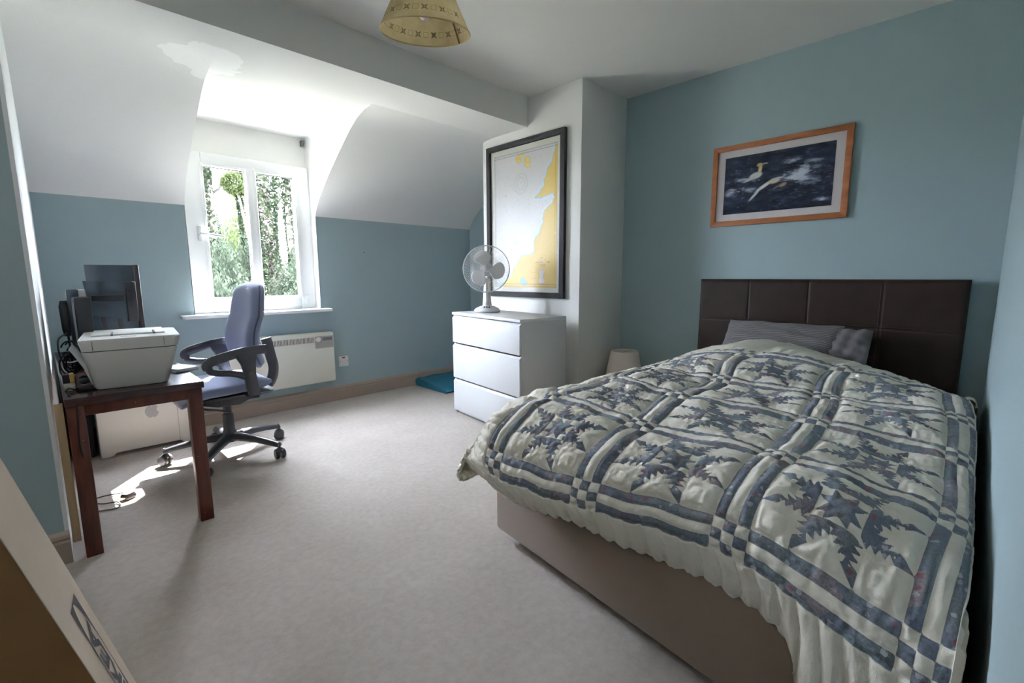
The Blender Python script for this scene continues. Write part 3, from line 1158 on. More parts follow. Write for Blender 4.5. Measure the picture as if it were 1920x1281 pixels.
# swimming bird
blob(.31, .37, .065, .055, -.25, (222, 218, 214), .2)
blob(.26, .42, .07, .02, -.35, (206, 204, 206), .3)
blob(.35, .27, .018, .075, .15, (222, 206, 168), .25)
blob(.345, .20, .030, .035, 0, (214, 184, 116), .25)
blob(.395, .185, .028, .012, 0, (186, 180, 176), .3)
# diving bird
blob(.40, .56, .10, .028, -.55, (220, 218, 220), .25)
blob(.31, .70, .075, .022, -.80, (208, 208, 214), .3)
blob(.49, .50, .055, .040, -.2, (206, 194, 170), .3)
blob(.52, .46, .06, .016, -.1, (196, 190, 196), .3)
blob(.57, .58, .035, .028, -.4, (186, 146, 110), .3)
blob(.52, .60, .05, .012, -.5, (130, 126, 120), .4)
blob(.66, .48, .10, .03, -.05, (206, 212, 222), .6, .8)
blob(.72, .42, .06, .06, -.4, (200, 208, 220), .7, 1.0)
im = np.clip(im, 8, 240)
print_sheet('print', im, PW - .154, PH - .148, MPI @ Matrix.Translation((.077, .074, .0106)), pic, 'seabird_print_ink')
# chart on the chimney breast
MW, MHt = .801, 1.172
chart = thing('framed_chart', 'tall black framed sea chart with yellow coastline on the chimney breast', 'picture', (XC, 2.902, .885))
MCH = axis_mat((-.002, 0, 0), (0, -1, 0), (0, 0, 1), (-1, 0, 0))
BLK = mat('charcoal_frame', (58, 56, 58), .75, .08, 20, spec=.25)
pic_frame(chart, MCH, MW, MHt, .040, .030, BLK)
MB().box(.038, MW - .038, .038, MHt - .038, .004, .010, M=MCH).build('mount', mat('ivory_mount_card', (214, 212, 204), .8, .02), chart)
w_, h_ = 200, 300
yy, xx = np.mgrid[0:h_, 0:w_]
uu_, vv_ = xx / (w_ - 1), yy / (h_ - 1)
im = np.zeros((h_, w_, 3)) + np.array([208, 207, 208])
coast = [(1.0, .0), (.985, .02), (.95, .07), (.93, .13), (.86, .165), (.85, .20), (.82, .24), (.80, .29), (.74, .32), (.68, .355), (.78, .36), (.86, .35), (.92, .34), (.965, .335), (.97, .37), (.91, .41), (.86, .44), (.80, .46), (.80, .50), (.785, .54), (.77, .56), (.74, .60), (.68, .63), (.66, .66), (.67, .70), (.66, .735), (.62, .76), (.54, .765), (.48, .765), (.42, .79), (.39, .83), (.33, .86), (.30, .90), (.22, .94), (.15, .965), (.06, 1.0)]
cv = np.array([c[1] for c in coast])
jit = (fnoise(w_, h_, 4, 34, 5, 4) - .5)


def inland(u, v):
    """even-odd test against the coast polygon closed along the right and bottom edges"""
    poly = coast + [(1.05, 1.05), (1.05, 0)]
    ins = np.zeros(u.shape, bool)
    j = len(poly) - 1
    for i in range(len(poly)):
        (xi, yi), (xj, yj) = poly[i], poly[j]
        cond = ((yi > v) != (yj > v)) & (u < (xj - xi) * (v - yi) / ((yj - yi) if yj != yi else 1e-9) + xi)
        ins ^= cond
        j = i
    return ins
uj, vj = uu_ + jit * .05, vv_ + .3 * jit * .05
land = inland(uj, vj)
for k, colr in ((.030, (206, 214, 226)), (.018, (196, 214, 226)), (.008, (160, 196, 186))):
    ring = np.zeros_like(land)
    for a in np.linspace(0, 2 * PI, 12, endpoint=False):
        ring |= inland(uj + k * math.cos(a), vj + k * .68 * math.sin(a))
    im[ring] = colr
im[land] = (212, 184, 106)
for (u, v, r_) in ((.42, .055, .045), (.455, .04, .03), (.555, .095, .045), (.56, .075, .03)):
    k = np.hypot((uu_ - u) + jit * .05, (vv_ - v) * 1.45 + jit * .03)
    im[k < r_ + .008] = (170, 200, 190)
    im[k < r_] = (226, 192, 98)
for (u, v, r_) in ((.49, .955, .05),):
    k = np.hypot((uu_ - u) + jit * .09, (vv_ - v) * 1.5)
    im[k < r_] = (152, 184, 190)
ins_ = (np.abs(uu_ - .78) < .035 + .012 * np.sin(vv_ * 60)) & (vv_ > .87) & (vv_ < .965)
im[ins_] = (222, 220, 226)
# title lines, soundings, compass roses, border scale: faint print
for v, a, c_, k in ((.775, .775, .785, .35), (.785, .77, .79, .5), (.802, .72, .85, .18), (.815, .69, .90, .45), (.83, .74, .84, .22), (.84, .74, .83, .22), (.848, .75, .82, .2), (.87, .62, .70, .15), (.89, .62, .70, .15), (.91, .62, .69, .15), (.93, .62, .69, .15)):
    sel = (np.abs(vv_ - v) < .0035) & (uu_ > a) & (uu_ < c_) & (fnoise(w_, h_, 60, 2, int(v * 1000), 1) > .38)
    im[sel] = im[sel] * (1 - k) + 70 * k
snd = fnoise(w_, h_, 90, 130, 9, 1)
sel = (snd > .90) & ~land
im[sel] = im[sel] * .86
for (u, v, r_) in ((.45, .235, .105), (.30, .67, .10)):
    k = np.hypot(uu_ - u, (vv_ - v) * 1.45)
    for rr in (r_, r_ * .62):
        sel = np.abs(k - rr) < .006
        im[sel] = im[sel] * .93
for e in (.012, .03):
    sel = (np.abs(uu_ - e) < .004) | (np.abs(vv_ - e * .8) < .003) | (np.abs(uu_ - 1 + e) < .003) | (np.abs(vv_ - 1 + e * .8) < .003)
    im[sel] = im[sel] * .82
print_sheet('print', im, MW - .150, MHt - .150, MCH @ Matrix.Translation((.075, .075, .0106)), chart, 'chart_print_ink')
PGLASS = thin_glass('picture_glazing', (.98, .98, .98, 1), .5, .002)
MB().box(.036, MW - .036, .036, MHt - .036, .014, .016, M=MCH).build('glazing', PGLASS, chart)
MB().box(.03, PW - .03, .03, PH - .03, .014, .016, M=MPI).build('glazing', PGLASS, pic)

# ------------------------------------------------------------------ pendant lamp
def shade_mat():
    t = NT('parchment_shade')
    uv = t.add('ShaderNodeUVMap').outputs[0]
    sp = t.add('ShaderNodeSeparateXYZ')
    t.link(uv, sp.inputs[0])
    NB = 30
    uN = t.math('MULTIPLY', sp.outputs[0], float(NB))
    fu = t.math('ABSOLUTE', t.math('SUBTRACT', t.math('FRACT', uN), .5))
    fv = t.math('ABSOLUTE', t.math('DIVIDE', t.math('SUBTRACT', sp.outputs[1], .18), .135))
    mxx = t.math('MAXIMUM', fu, fv)
    insq_ = t.math('LESS_THAN', mxx, .34)
    outl = t.math('MULTIPLY', insq_, t.math('GREATER_THAN', mxx, .27))
    odd = t.math('GREATER_THAN', t.math('FRACT', t.math('MULTIPLY', t.math('FLOOR', uN), .5)), .25)
    star = t.math('MULTIPLY', insq_, t.math('LESS_THAN', t.math('ABSOLUTE', t.math('SUBTRACT', fu, fv)), .10))
    star = t.math('MAXIMUM', star, t.math('LESS_THAN', t.math('ADD', fu, fv), .24))
    hole = t.math('GREATER_THAN', t.math('ADD', fu, fv), .10)
    dark = t.math('MULTIPLY', t.math('MULTIPLY', star, odd), hole)
    light = t.math('MULTIPLY', outl, t.math('SUBTRACT', 1.0, odd))
    nz = t.noise(24, 4, .6, t.coord())
    c = t.ramp(nz, [(.3, lin(198, 178, 132)), (.7, lin(214, 198, 156))])
    c = t.mix(t.math('MULTIPLY', light, .45), c, lin(112, 92, 50))
    c = t.mix(t.math('MULTIPLY', dark, .8), c, lin(84, 74, 46))
    t.base(c)
    t.bsdf.inputs['Roughness'].default_value = .8
    tl = t.add('ShaderNodeBsdfTranslucent')
    t.link(c, tl.inputs[0])
    mm = t.add('ShaderNodeMixShader')
    mm.inputs[0].default_value = .45
    t.link(t.bsdf.outputs[0], mm.inputs[1])
    t.link(tl.outputs[0], mm.inputs[2])
    t.link(mm.outputs[0], t.out.inputs[0])
    return t.m


pend = thing('pendant_lamp', 'cone shaped parchment pendant shade with printed squares hanging from the ceiling', 'lamp', (1.163, 1.627, ZC))
zr0 = 2.0 - ZC
n = 64
prof = [(.1745, zr0), (.150, zr0 + .052), (.125, zr0 + .104), (.10, zr0 + .156), (.072, zr0 + .215)]
V, Fc, UVv = [], [], []
for j, (r_, z_) in enumerate(prof):
    for i in range(n):
        V.append((r_ * math.cos(2 * PI * i / n), r_ * math.sin(2 * PI * i / n), z_))
for j in range(len(prof) - 1):
    for i in range(n):
        Fc.append((j * n + i, j * n + (i + 1) % n, (j + 1) * n + (i + 1) % n, (j + 1) * n + i))
me = bpy.data.meshes.new('lamp_shade')
me.from_pydata(V, [], Fc)
uvl = me.uv_layers.new(name='UVMap')
k = 0
for j in range(len(prof) - 1):
    for i in range(n):
        for (ii, jj) in ((i, j), (i + 1, j), (i + 1, j + 1), (i, j + 1)):
            uvl.data[k].uv = (ii / n, jj / (len(prof) - 1))
            k += 1
me.polygons.foreach_set('use_smooth', [True] * len(me.polygons))
me.materials.append(shade_mat())
so = bpy.data.objects.new('lamp_shade', me)
COL.objects.link(so)
so.parent = pend
TRIM = mat('cream_shade_trim', (206, 180, 130), .7, .05)
MB().tube([(.1745 * math.cos(t_), .1745 * math.sin(t_), zr0) for t_ in np.linspace(0, 2 * PI, 72, endpoint=False)], .0028, 8, closed=True).build('shade_trim', TRIM, pend)
sa_ = 0.02
MB().tube([((r_ - .002) * math.cos(sa_), (r_ - .002) * math.sin(sa_), z_) for r_, z_ in prof], .0035, 6).build('shade_seam', mat('brown_seam', (140, 96, 70), .8, .05), pend)
MB().ball((0, 0, zr0 + .075), .030, .030, .036, 20).build('bulb', mat('opal_bulb', (226, 218, 226), .25, .01), pend)
b = MB()
b.lathe([(0, zr0 + .105), (.018, zr0 + .105), (.020, zr0 + .17), (.012, zr0 + .20), (.006, zr0 + .215), (0, zr0 + .215)], 18)
b.lathe([(.05, -.0), (.05, -.012), (.03, -.024), (0, -.026)], 24)
b.tube([(0, 0, zr0 + .21), (0, 0, -.02)], .004, 8)
b.build('lamp_cord', mat('white_flex', (225, 225, 222), .5, .02), pend)
b = MB()
for k in range(3):
    a = 2 * PI * k / 3
    b.tube([(.02 * math.cos(a), .02 * math.sin(a), zr0 + .15), (.071 * math.cos(a), .071 * math.sin(a), zr0 + .212)], .0014, 6)
b.build('shade_carrier', TRIM, pend)

# the shade hangs a little crooked, its near side low
tc = Vector((-.58, -.81, 0)).normalized()
TILT = Matrix.Translation((0, 0, zr0 + .12)) @ Matrix.Rotation(math.radians(9), 4, Vector((0, 0, 1)).cross(tc)) @ Matrix.Translation((0, 0, -zr0 - .12))
for ch in pend.children:
    if not ch.name.startswith('lamp_cord'):
        ch.matrix_local = TILT

# ------------------------------------------------------------------ bedside table and table lamp behind the bed
PINE = mat('pine_bedside', (176, 140, 98), .5, .1, 18, stretch=(1, 1, .2))
nt = thing('bedside_table', 'small wooden bedside table behind the bed in the corner below the lamp', 'table', (2.985, 1.80, 0))
MB().box(-.14, .14, -.14, .14, .10, .125, .004).build('tabletop', PINE, nt)
for sx_ in (-1, 1):
    for sy_ in (-1, 1):
        MB().box(sx_ * .115 - .015, sx_ * .115 + .015, sy_ * .115 - .015, sy_ * .115 + .015, 0, .10, .003).build('leg', PINE, nt)
tl = thing('table_lamp', 'small table lamp with pale pink tapered shade in the corner behind the bed', 'lamp', (2.985, 1.80, .125))
b = MB()
b.lathe([(0, 0), (.05, 0), (.052, .008), (.03, .02), (.022, .05), (.036, .09), (.034, .13), (.014, .16), (.010, .22), (0, .22)], 24)
b.build('lamp_base', mat('cream_ceramic', (214, 204, 190), .25, .02), tl)
SHP = NT('pale_fabric_shade')
SHP.base(lin(246, 236, 230))
SHP.bsdf.inputs['Roughness'].default_value = .9
SHP.bump(SHP.noise(300, 2, .5, SHP.coord()), .15, .002)
_tl = SHP.add('ShaderNodeBsdfTranslucent')
_tl.inputs[0].default_value = lin(214, 190, 172)
_mm = SHP.add('ShaderNodeMixShader')
_mm.inputs[0].default_value = .2
SHP.link(SHP.bsdf.outputs[0], _mm.inputs[1])
SHP.link(_tl.outputs[0], _mm.inputs[2])
SHP.link(_mm.outputs[0], SHP.out.inputs[0])
b = MB()
b.lathe([(.128, .205), (.126, .205), (.096, .375), (.098, .377), (.100, .375), (.130, .205), (.128, .205)], 40)
b.build('lamp_shade', SHP.m, tl)
MB().ball((0, 0, .27), .03, .03, .04, 14).build('bulb', bpy.data.materials['opal_bulb'], tl)
MB().tube([(-.097, 0, .370), (0, 0, .368), (.097, 0, .370)], .0018, 6).build('shade_ring', TRIM, tl)

# ------------------------------------------------------------------ desk
MAHOG = NT('mahogany_stain')
_v = MAHOG.mapping(MAHOG.coord(), (1, 1, .12))
_n = MAHOG.noise(40, 5, .65, _v)
_c = MAHOG.ramp(_n, [(.3, lin(62, 26, 19)), (.55, lin(92, 42, 29)), (.75, lin(110, 54, 38))])
_sp = MAHOG.noise(60, 2, .5, MAHOG.coord())
_c = MAHOG.mix(MAHOG.math('GREATER_THAN', _sp, .755), _c, lin(196, 186, 178))
MAHOG.base(_c)
MAHOG.bsdf.inputs['Roughness'].default_value = .42
MAHOG = MAHOG.m
DTOP = mat('dark_desk_top', (64, 44, 46), .22, .2, 12, stretch=(1, .3, 1))
desk = thing('wooden_desk', 'narrow dark reddish stained wooden desk standing along the left wall', 'desk', (.228, 2.90, 0))
TD = Matrix.Translation((-.228, -2.90, 0))
DX0, DX1, DY0, DY1 = .020, .440, 2.285, 3.785
MB().box(DX0 - .002, DX1 + .006, DY0 - .008, DY1, .588, .617, .003, M=TD).build('desktop', DTOP, desk)
for x0 in (DX0, DX1 - .052):
    for y0 in (DY0, DY1 - .06):
        MB().box(x0, x0 + .05, y0, y0 + .05, 0, .588, .003, M=TD).build('leg', MAHOG, desk)
for x0, x1, y0, y1 in ((DX0 + .05, DX1 - .052, DY0 + .004, DY0 + .026), (DX0 + .05, DX1 - .052, DY1 - .03, DY1 - .012), (DX0 + .004, DX0 + .024, DY0 + .05, DY1 - .06), (DX1 - .03, DX1 - .010, DY0 + .05, DY1 - .06)):
    MB().box(x0, x1, y0, y1, .545, .588, .002, M=TD).build('apron', MAHOG, desk)

# ------------------------------------------------------------------ printer
PRW = mat('white_printer_plastic', (212, 212, 210), .45, .015)
PRS = mat('grey_printer_seam', (96, 98, 98), .6, .03)
prt = thing('printer', 'large white tapered inkjet printer standing on the near end of the desk', 'printer', (.222, 2.375, .617), math.radians(-6))


def rrect(x0, x1, y0, y1, r, z, n=6):
    out = []
    for cx, cy, a0 in ((x1 - r, y1 - r, 0), (x0 + r, y1 - r, PI / 2), (x0 + r, y0 + r, PI), (x1 - r, y0 + r, 3 * PI / 2)):
        for i in range(n + 1):
            a = a0 + PI / 2 * i / n
            out.append((cx + r * math.cos(a), cy + r * math.sin(a), z))
    return out


D0, D1 = -.02, .34
MB().loft([rrect(-.108, .112, D0 + .012, D1, .02, .002), rrect(-.115, .120, D0 + .008, D1, .022, .010), rrect(-.138, .160, D0, D1, .026, .150)]).build('printer_body', PRW, prt, angle=40)
MB().loft([rrect(-.135, .157, D0 + .003, D1, .026, .1495), rrect(-.136, .158, D0 + .003, D1, .026, .154)]).build('seam_line', PRS, prt)
MB().loft([rrect(-.139, .161, D0, D1, .026, .154), rrect(-.146, .172, D0 - .004, D1, .028, .194), rrect(-.144, .170, D0 - .002, D1, .028, .198)]).build('scanner_lid', PRW, prt, angle=40)
b = MB()
b.box(-.112, .125, .10, D1 - .01, .197, .204, .002)
b.build('document_feeder', PRW, prt)
for x0 in (-.05, .085):
    MB().box(x0, x0 + .008, .05, .16, .202, .208, .001).build('lid_catch', PRS, prt)
b = MB()
b.raw([(-.115, .02, .0), (-.14, .02, .09), (-.175, .03, .165), (-.12, .02, .09), (-.105, .02, .0), (-.115, .22, .0), (-.14, .22, .09), (-.175, .20, .165), (-.12, .22, .09), (-.105, .22, .0)],
      [(0, 1, 6, 5), (1, 2, 7, 6), (2, 3, 8, 7), (3, 4, 9, 8), (0, 4, 3, 1), (1, 3, 2), (5, 6, 8, 9), (6, 7, 8)])
b.build('output_tray', mat('pale_tray_plastic', (196, 202, 204), .3, .02), prt, angle=20)
for x0 in (-.105, .115):
    MB().box(x0, x0 + .0015, D0 - .0050, D0 + .004, .158, .192).build('panel_gap', PRS, prt)
MB().box(-.02, .03, .035, .042, .1978, .1985).build('printed_mark', PRS, prt)

# ------------------------------------------------------------------ screens and boxes on the desk
SLATE = mat('slate_screen_plastic', (74, 82, 92), .22, .05, 5)
DARKP = mat('dark_plastic', (48, 46, 50), .5, .08, 10)
BRONZE = mat('brown_black_edge', (60, 50, 48), .5, .06)


def slab(name, label, cat, loc, wd, hg, dp, m_, rz, z0=0.0):
    t_ = thing(name, label, cat, loc, rz)
    return t_


m1 = thing('monitor', 'tall dark glossy monitor farthest back on the desk', 'monitor', (.268, 3.12, .617), math.radians(-2))
MB().box(-.107, .096, -.012, .012, .06, .495, .003).build('screen_panel', SLATE, m1)
MB().box(.080, .102, -.026, .03, .055, .496, .003).build('monitor_edge', BRONZE, m1, 'brown black right edge')
b = MB()
b.box(-.07, .07, -.05, .06, 0, .012, .004)
b.box(-.02, .02, .013, .03, .01, .2, .003)
b.build('monitor_stand', DARKP, m1)
m2 = thing('monitor', 'slate grey monitor seen from behind, black arm across it, in front of the tall screen', 'monitor', (.215, 2.86, .617), math.radians(3))
MB().raw([(-.080, -.01, .418), (.068, -.01, .414), (.068, -.01, .232), (-.060, -.01, .262), (-.080, .015, .418), (.068, .015, .414), (.068, .015, .232), (-.060, .015, .262)],
         [(0, 1, 2, 3), (7, 6, 5, 4), (0, 4, 5, 1), (1, 5, 6, 2), (2, 6, 7, 3), (3, 7, 4, 0)]).build('back_cover', SLATE, m2, smooth=False)
b = MB()
b.box(.066, .105, -.02, .028, .225, .414, .003)
for k in range(16):
    b.box(.0655, .09, -.0215, -.019, .235 + k * .010, .239 + k * .010)
b.build('vented_edge', DARKP, m2, 'dark vented side edge')
for z_ in (.365, .30):
    MB().lathe([(.013, 0), (.013, .003), (.010, .003), (.010, 0)], 20, axis_mat((-.018, -.0105, z_), (1, 0, 0), (0, 0, 1), (0, -1, 0))).build('mount_ring', DARKP, m2)
b = MB()
b.box(-.06, .055, -.035, -.011, .326, .352, .004)
b.build('monitor_arm', mat('black_arm', (24, 23, 25), .45, .05), m2, 'black monitor arm')
b = MB()
for dx in (-.035, .025):
    b.raw([(dx, -.005, .255), (dx + .018, -.005, .255), (dx + .03, -.005, .012), (dx + .022, -.005, .012), (dx, .01, .255), (dx + .018, .01, .255), (dx + .03, .01, .012), (dx + .022, .01, .012)],
          [(0, 1, 2, 3), (7, 6, 5, 4), (0, 4, 5, 1), (1, 5, 6, 2), (2, 6, 7, 3), (3, 7, 4, 0)])
b.box(-.05, .07, -.05, .05, 0, .012, .003)
b.build('monitor_foot', bpy.data.materials['black_arm'], m2)
sp1 = thing('speaker', 'dark brown black upright speaker box on the desk left of the monitors', 'speaker', (.118, 2.755, .617), math.radians(2))
MB().box(-.022, .030, -.03, .10, 0, .348, .004).build('cabinet', DARKP, sp1)
MB().box(-.0245, -.0215, -.024, .09, .01, .34).build('side_seam', bpy.data.materials['black_arm'], sp1)
MB().lathe([(0, 0), (.010, 0), (.011, .004), (0, .005)], 16, axis_mat((.006, -.03, .16), (1, 0, 0), (0, 0, 1), (0, -1, 0))).build('control_knob', mat('grey_knob', (112, 110, 116), .4, .05), sp1)
sp2 = thing('router', 'slim dark slate box standing upright behind the speaker with a white sticker', 'router', (.100, 2.89, .617))
MB().box(-.022, .018, -.02, .06, 0, .380, .004).build('case', SLATE, sp2)
MB().box(.0185, .062, -.012, .03, .33, .378, .002).build('white_sticker', mat('white_sticker', (222, 220, 222), .5, .03), sp2, 'white box top')
hd_ = thing('headphones', 'black rounded headset hanging beside the router at the desk corner', 'headphones', (.064, 2.76, .617))
b = MB()
b.loft([rrect(-.012, .010, -.018, .03, .009, .185), rrect(-.016, .012, -.02, .03, .010, .21), rrect(-.018, .012, -.02, .03, .010, .31), rrect(-.012, .010, -.016, .026, .009, .335)])
b.build('earcup', bpy.data.materials['black_arm'], hd_)
b = MB()
b.tube([(0, 0, .19), (.002, 0, .10), (.0, 0, 0)], .004, 8)
b.box(-.024, .024, -.03, .03, 0, .008, .003)
b.build('headset_stand', bpy.data.materials['black_arm'], hd_)
CAB = mat('black_cable', (26, 25, 27), .5, .05)
CABW = mat('pale_cable', (196, 200, 214), .5, .03)
b = MB()
r_ = random.Random(4)
for k in range(9):
    c0 = Vector((.060 + r_.uniform(-.012, .012), 2.62 + r_.uniform(-.05, .05), .72 + r_.uniform(-.03, .035)))
    rr = r_.uniform(.03, .058)
    ph = r_.uniform(0, 6)
    tx = r_.uniform(-.5, .5)
    pts = [c0 + Vector((rr * .55 * math.cos(t_ + ph), tx * .1 * math.sin(t_) + .02 * math.cos(t_), rr * math.sin(t_ + ph) - .01)) for t_ in np.linspace(0, 5.6, 22)]
    b.tube(pts, .0030, 6)
pts = crm([(.058, 2.68, .82), (.03, 2.62, .80), (.028, 2.58, .74), (.05, 2.56, .66), (.07, 2.55, .622)], 6)
b.tube(pts, .003, 6)
tag(b.build('cable_bundle', CAB), 'tangled bundle of black cables hanging at the left edge of the desk', 'cables')
b = MB()
b.tube(crm([(.03, 2.58, .715), (.06, 2.56, .712), (.092, 2.55, .72), (.100, 2.55, .69), (.085, 2.54, .667), (.06, 2.54, .662)], 6), .003, 6)
b.tube(crm([(.08, 2.57, .735), (.11, 2.56, .715), (.13, 2.55, .70)], 6), .0028, 6)
tag(b.build('data_cable', CABW), 'pale bluish white cable looped in front of the black cable bundle', 'cable')
box_s = MB().box(-.02, .02, -.02, .02, 0, .045, .003)
ib = thing('ink_carton', 'small dark and yellow ink carton on the desk against the wall end', 'box', (.040, 2.47, .617))
MB().box(-.016, .004, -.02, .02, .03, .062, .001).build('carton_label', mat('dark_purple_print', (58, 42, 64), .5, .05), ib)
MB().box(.004, .018, -.02, .02, .030, .064, .001).build('yellow_side', mat('yellow_print', (206, 176, 92), .5, .05), ib)
MB().box(-.016, .018, -.019, .02, 0, .030, .002).build('carton_body', mat('cream_card', (204, 200, 186), .7, .04), ib)
tp = MB()
tp.lathe([(.019, -.012), (.032, -.012), (.032, .012), (.019, .012), (.019, -.012)], 28, axis_mat((0, 0, .032), (1, 0, 0), (0, 0, 1), (0, -1, 0)))
tpo = tp.build('tape_roll', mat('pinkish_tape', (150, 120, 122), .3, .06))
tpo.location = (.086, 2.475, .617)
tag(tpo, 'upright roll of translucent pinkish tape on the desk left of the printer', 'tape')
ad = thing('power_adaptor', 'black power adaptor lying on the desk in front of the tape roll', 'adaptor', (.085, 2.40, .617), math.radians(18))
MB().box(-.028, .03, -.014, .014, 0, .020, .004).build('adaptor_brick', CAB, ad)
MB().tube(crm([(-.028, 0, .01), (-.05, 0, .02), (-.065, -.015, .012), (-.068, -.05, .004), (-.072, -.105, -.02)], 6) + crm([(-.078, -.115, -.08), (-.075, -.10, -.2), (-.05, -.09, -.27)], 6), .0026, 6).build('adaptor_lead', CAB, ad)
sv = MB()
sv.lathe([(0, -.05), (.013, -.05), (.015, -.04), (.015, .045), (.008, .055), (0, .055)], 18, axis_mat((0, 0, .016), (0, 1, 0), (0, 0, 1), (1, 0, 0)))
svo = sv.build('marker_pen', mat('silver_pen', (176, 178, 186), .3, .05, metal=.4))
svo.location = (.082, 2.56, .617)
tag(svo, 'thick silver marker pen lying on the desk under the cable loops', 'pen')
kb = thing('paper_stack', 'small stack of white papers on the desk corner right of the printer', 'papers', (.412, 2.63, .617), math.radians(24))
PAPER = mat('white_paper', (232, 233, 240), .7, .015)
for k in range(4):
    MB().box(-.05 + .002 * k, .05 + .002 * k, -.07 - .003 * k, .07 - .002 * k, .0015 + .004 * k, .005 + .004 * k, .0005).build('sheet', PAPER, kb)
MB().box(-.052, .052, -.074, .072, 0, .0015).build('folder', mat('grey_folder', (120, 118, 124), .5, .04), kb)

# ------------------------------------------------------------------ computer tower under the desk
ALU = mat('pale_aluminium', (222, 218, 212), .38, .02, 4, metal=.0)
tw = thing('computer_tower', 'pale silver computer tower with grey fruit logo under the desk', 'computer', (.375, 3.51, 0))
pol = [(-.225, .004), (-.17, .004), (-.155, .022), (.16, .022), (.175, .004), (.22, .004), (.22, .49), (-.225, .49)]
MX = axis_mat((0, 0, 0), (1, 0, 0), (0, 0, 1), (0, -1, 0))
MB().prism(pol, -.20, 0, .006, M=MX).build('side_panel', ALU, tw)
MB().box(.155, .158, -.002, .0005, .03, .47).build('panel_seam', mat('grey_seam', (170, 168, 164), .5, .02), tw)
for x0 in (-.215, .185):
    MB().box(x0, x0 + .03, .01, .19, 0, .02, .004).build('foot', ALU, tw)
ap = [(0, .92), (.16, 1.0), (.36, .98), (.55, .86), (.46, .72), (.42, .56), (.47, .40), (.60, .28), (.50, .08), (.36, -.10), (.20, -.17), (0, -.11), (-.20, -.17), (-.36, -.10), (-.52, .10), (-.62, .36), (-.62, .62), (-.50, .86), (-.32, .98), (-.14, 1.0)]
ap = [(x_ * .055, (y_ - .45) * .062) for x_, y_ in [(p_[0], p_[1]) for p_ in ap]]
ML = axis_mat((.030, -.0, .238), (1, 0, 0), (0, 0, 1), (0, -1, 0))
b = MB()
apc = [tuple(v_[:2]) for v_ in crm([(x_, y_, 0) for x_, y_ in ap + [ap[0]]], 4)][:-1]
b.prism(apc, .0003, .0012, M=ML)
leaf = [(0, .045), (.006, .058), (.018, .066), (.026, .068), (.024, .056), (.014, .046)]
b.prism(leaf, .0003, .0012, M=ML)
b.build('fruit_logo', mat('grey_logo', (176, 172, 176), .4, .02), tw, 'grey apple emblem')
sw_ = thing('subwoofer', 'black narrow box on the carpet left of the computer tower under the desk', 'speaker', (.093, 3.62, 0))
MB().box(-.045, .04, -.02, .085, 0, .40, .005).build('cabinet', mat('black_box', (42, 38, 38), .6, .08), sw_)
MB().box(-.038, .033, -.024, -.02, .02, .38, .002).build('front_grille', mat('black_cloth', (30, 28, 29), .9, .08, 90), sw_)

# ------------------------------------------------------------------ office chair
FAB = NT('blue_grey_fabric')
_co = FAB.coord()
_n = FAB.noise(500, 3, .7, _co)
FAB.base(FAB.ramp(_n, [(.3, lin(104, 112, 142)), (.7, lin(142, 150, 180))]))
FAB.bsdf.inputs['Roughness'].default_value = .95
FAB.bsdf.inputs['Sheen Weight'].default_value = .3
FAB.bump(_n, .3, .002)
FAB = FAB.m
CHB = mat('black_chair_plastic', (60, 60, 66), .32, .05, 20, .1, 300, .001)
chair = thing('office_chair', 'blue grey fabric swivel office chair with loop arms pulled up to the desk', 'chair', (.70, 3.05, 0))
# five-star base
for k in range(5):
    a = math.radians(18 + 72 * k)
    d = Vector((math.cos(a), math.sin(a), 0))
    s_ = Vector((-d.y, d.x, 0))
    rings = []
    for t_ in np.linspace(0, 1, 9):
        r_ = .02 + .30 * t_
        z_ = .128 - .030 * t_ ** 2.2 - .012 * t_
        w2 = .030 - .013 * t_
        h2 = .024 - .010 * t_
        c_ = d * r_ + Vector((0, 0, z_))
        rings.append([c_ + s_ * (w2 * x_) + Vector((0, 0, h2 * y_)) for x_, y_ in ((-1, -1), (-1, .1), (-.6, .55), (0, .72), (.6, .55), (1, .1), (1, -1), (0, -.8))])
    leg = MB().loft(rings).build('base_leg', CHB, chair, angle=50)
    cpos = d * .318
    b = MB()
    b.tube([cpos + Vector((0, 0, .10)), cpos + Vector((0, 0, .055))], .007, 8)
    b.ball(tuple(cpos + Vector((0, 0, .050))), .024, .024, .018, 12)
    b.build('castor_hood', CHB, leg)
    ax_ = Vector((math.cos(a + .9), math.sin(a + .9), 0))
    sd_ = Vector((-ax_.y, ax_.x, 0))
    b = MB()
    for sg in (-1, 1):
        b.lathe([(0, -.011), (.026, -.011), (.0305, -.006), (.0305, .006), (.026, .011), (0, .011)], 20, axis_mat(cpos + Vector((0, 0, .0305)) + ax_ * (sg * .016), sd_, (0, 0, 1), ax_))
    b.build('castor', CHB, leg)
b = MB()
b.lathe([(0, .09), (.036, .09), (.040, .11), (.036, .15), (.030, .16), (.029, .255), (.022, .257), (.021, .33), (0, .33)], 24)
b.build('gas_column', CHB, chair)
b = MB()
b.prism([(-.20, .372), (-.15, .345), (-.06, .318), (.05, .315), (.14, .352), (.16, .385), (-.18, .395)], -.075, .075, .006, M=axis_mat((0, 0, 0), (1, 0, 0), (0, 0, 1), (0, -1, 0)))
for x_, z_ in ((-.11, .352), (-.06, .345), (.0, .34)):
    b.lathe([(0, .076), (.008, .076), (.008, .082), (0, .083)], 12, axis_mat((x_, 0, z_), (1, 0, 0), (0, 0, 1), (0, -1, 0)))
b.build('tilt_mechanism', CHB, chair)
b = MB()
b.tube(crm([(-.005, -.03, .275), (-.06, -.06, .30), (-.12, -.13, .33), (-.16, -.16, .35)], 5), [.010] * 16, 8, flat=.7)
b.build('height_lever', CHB, chair)
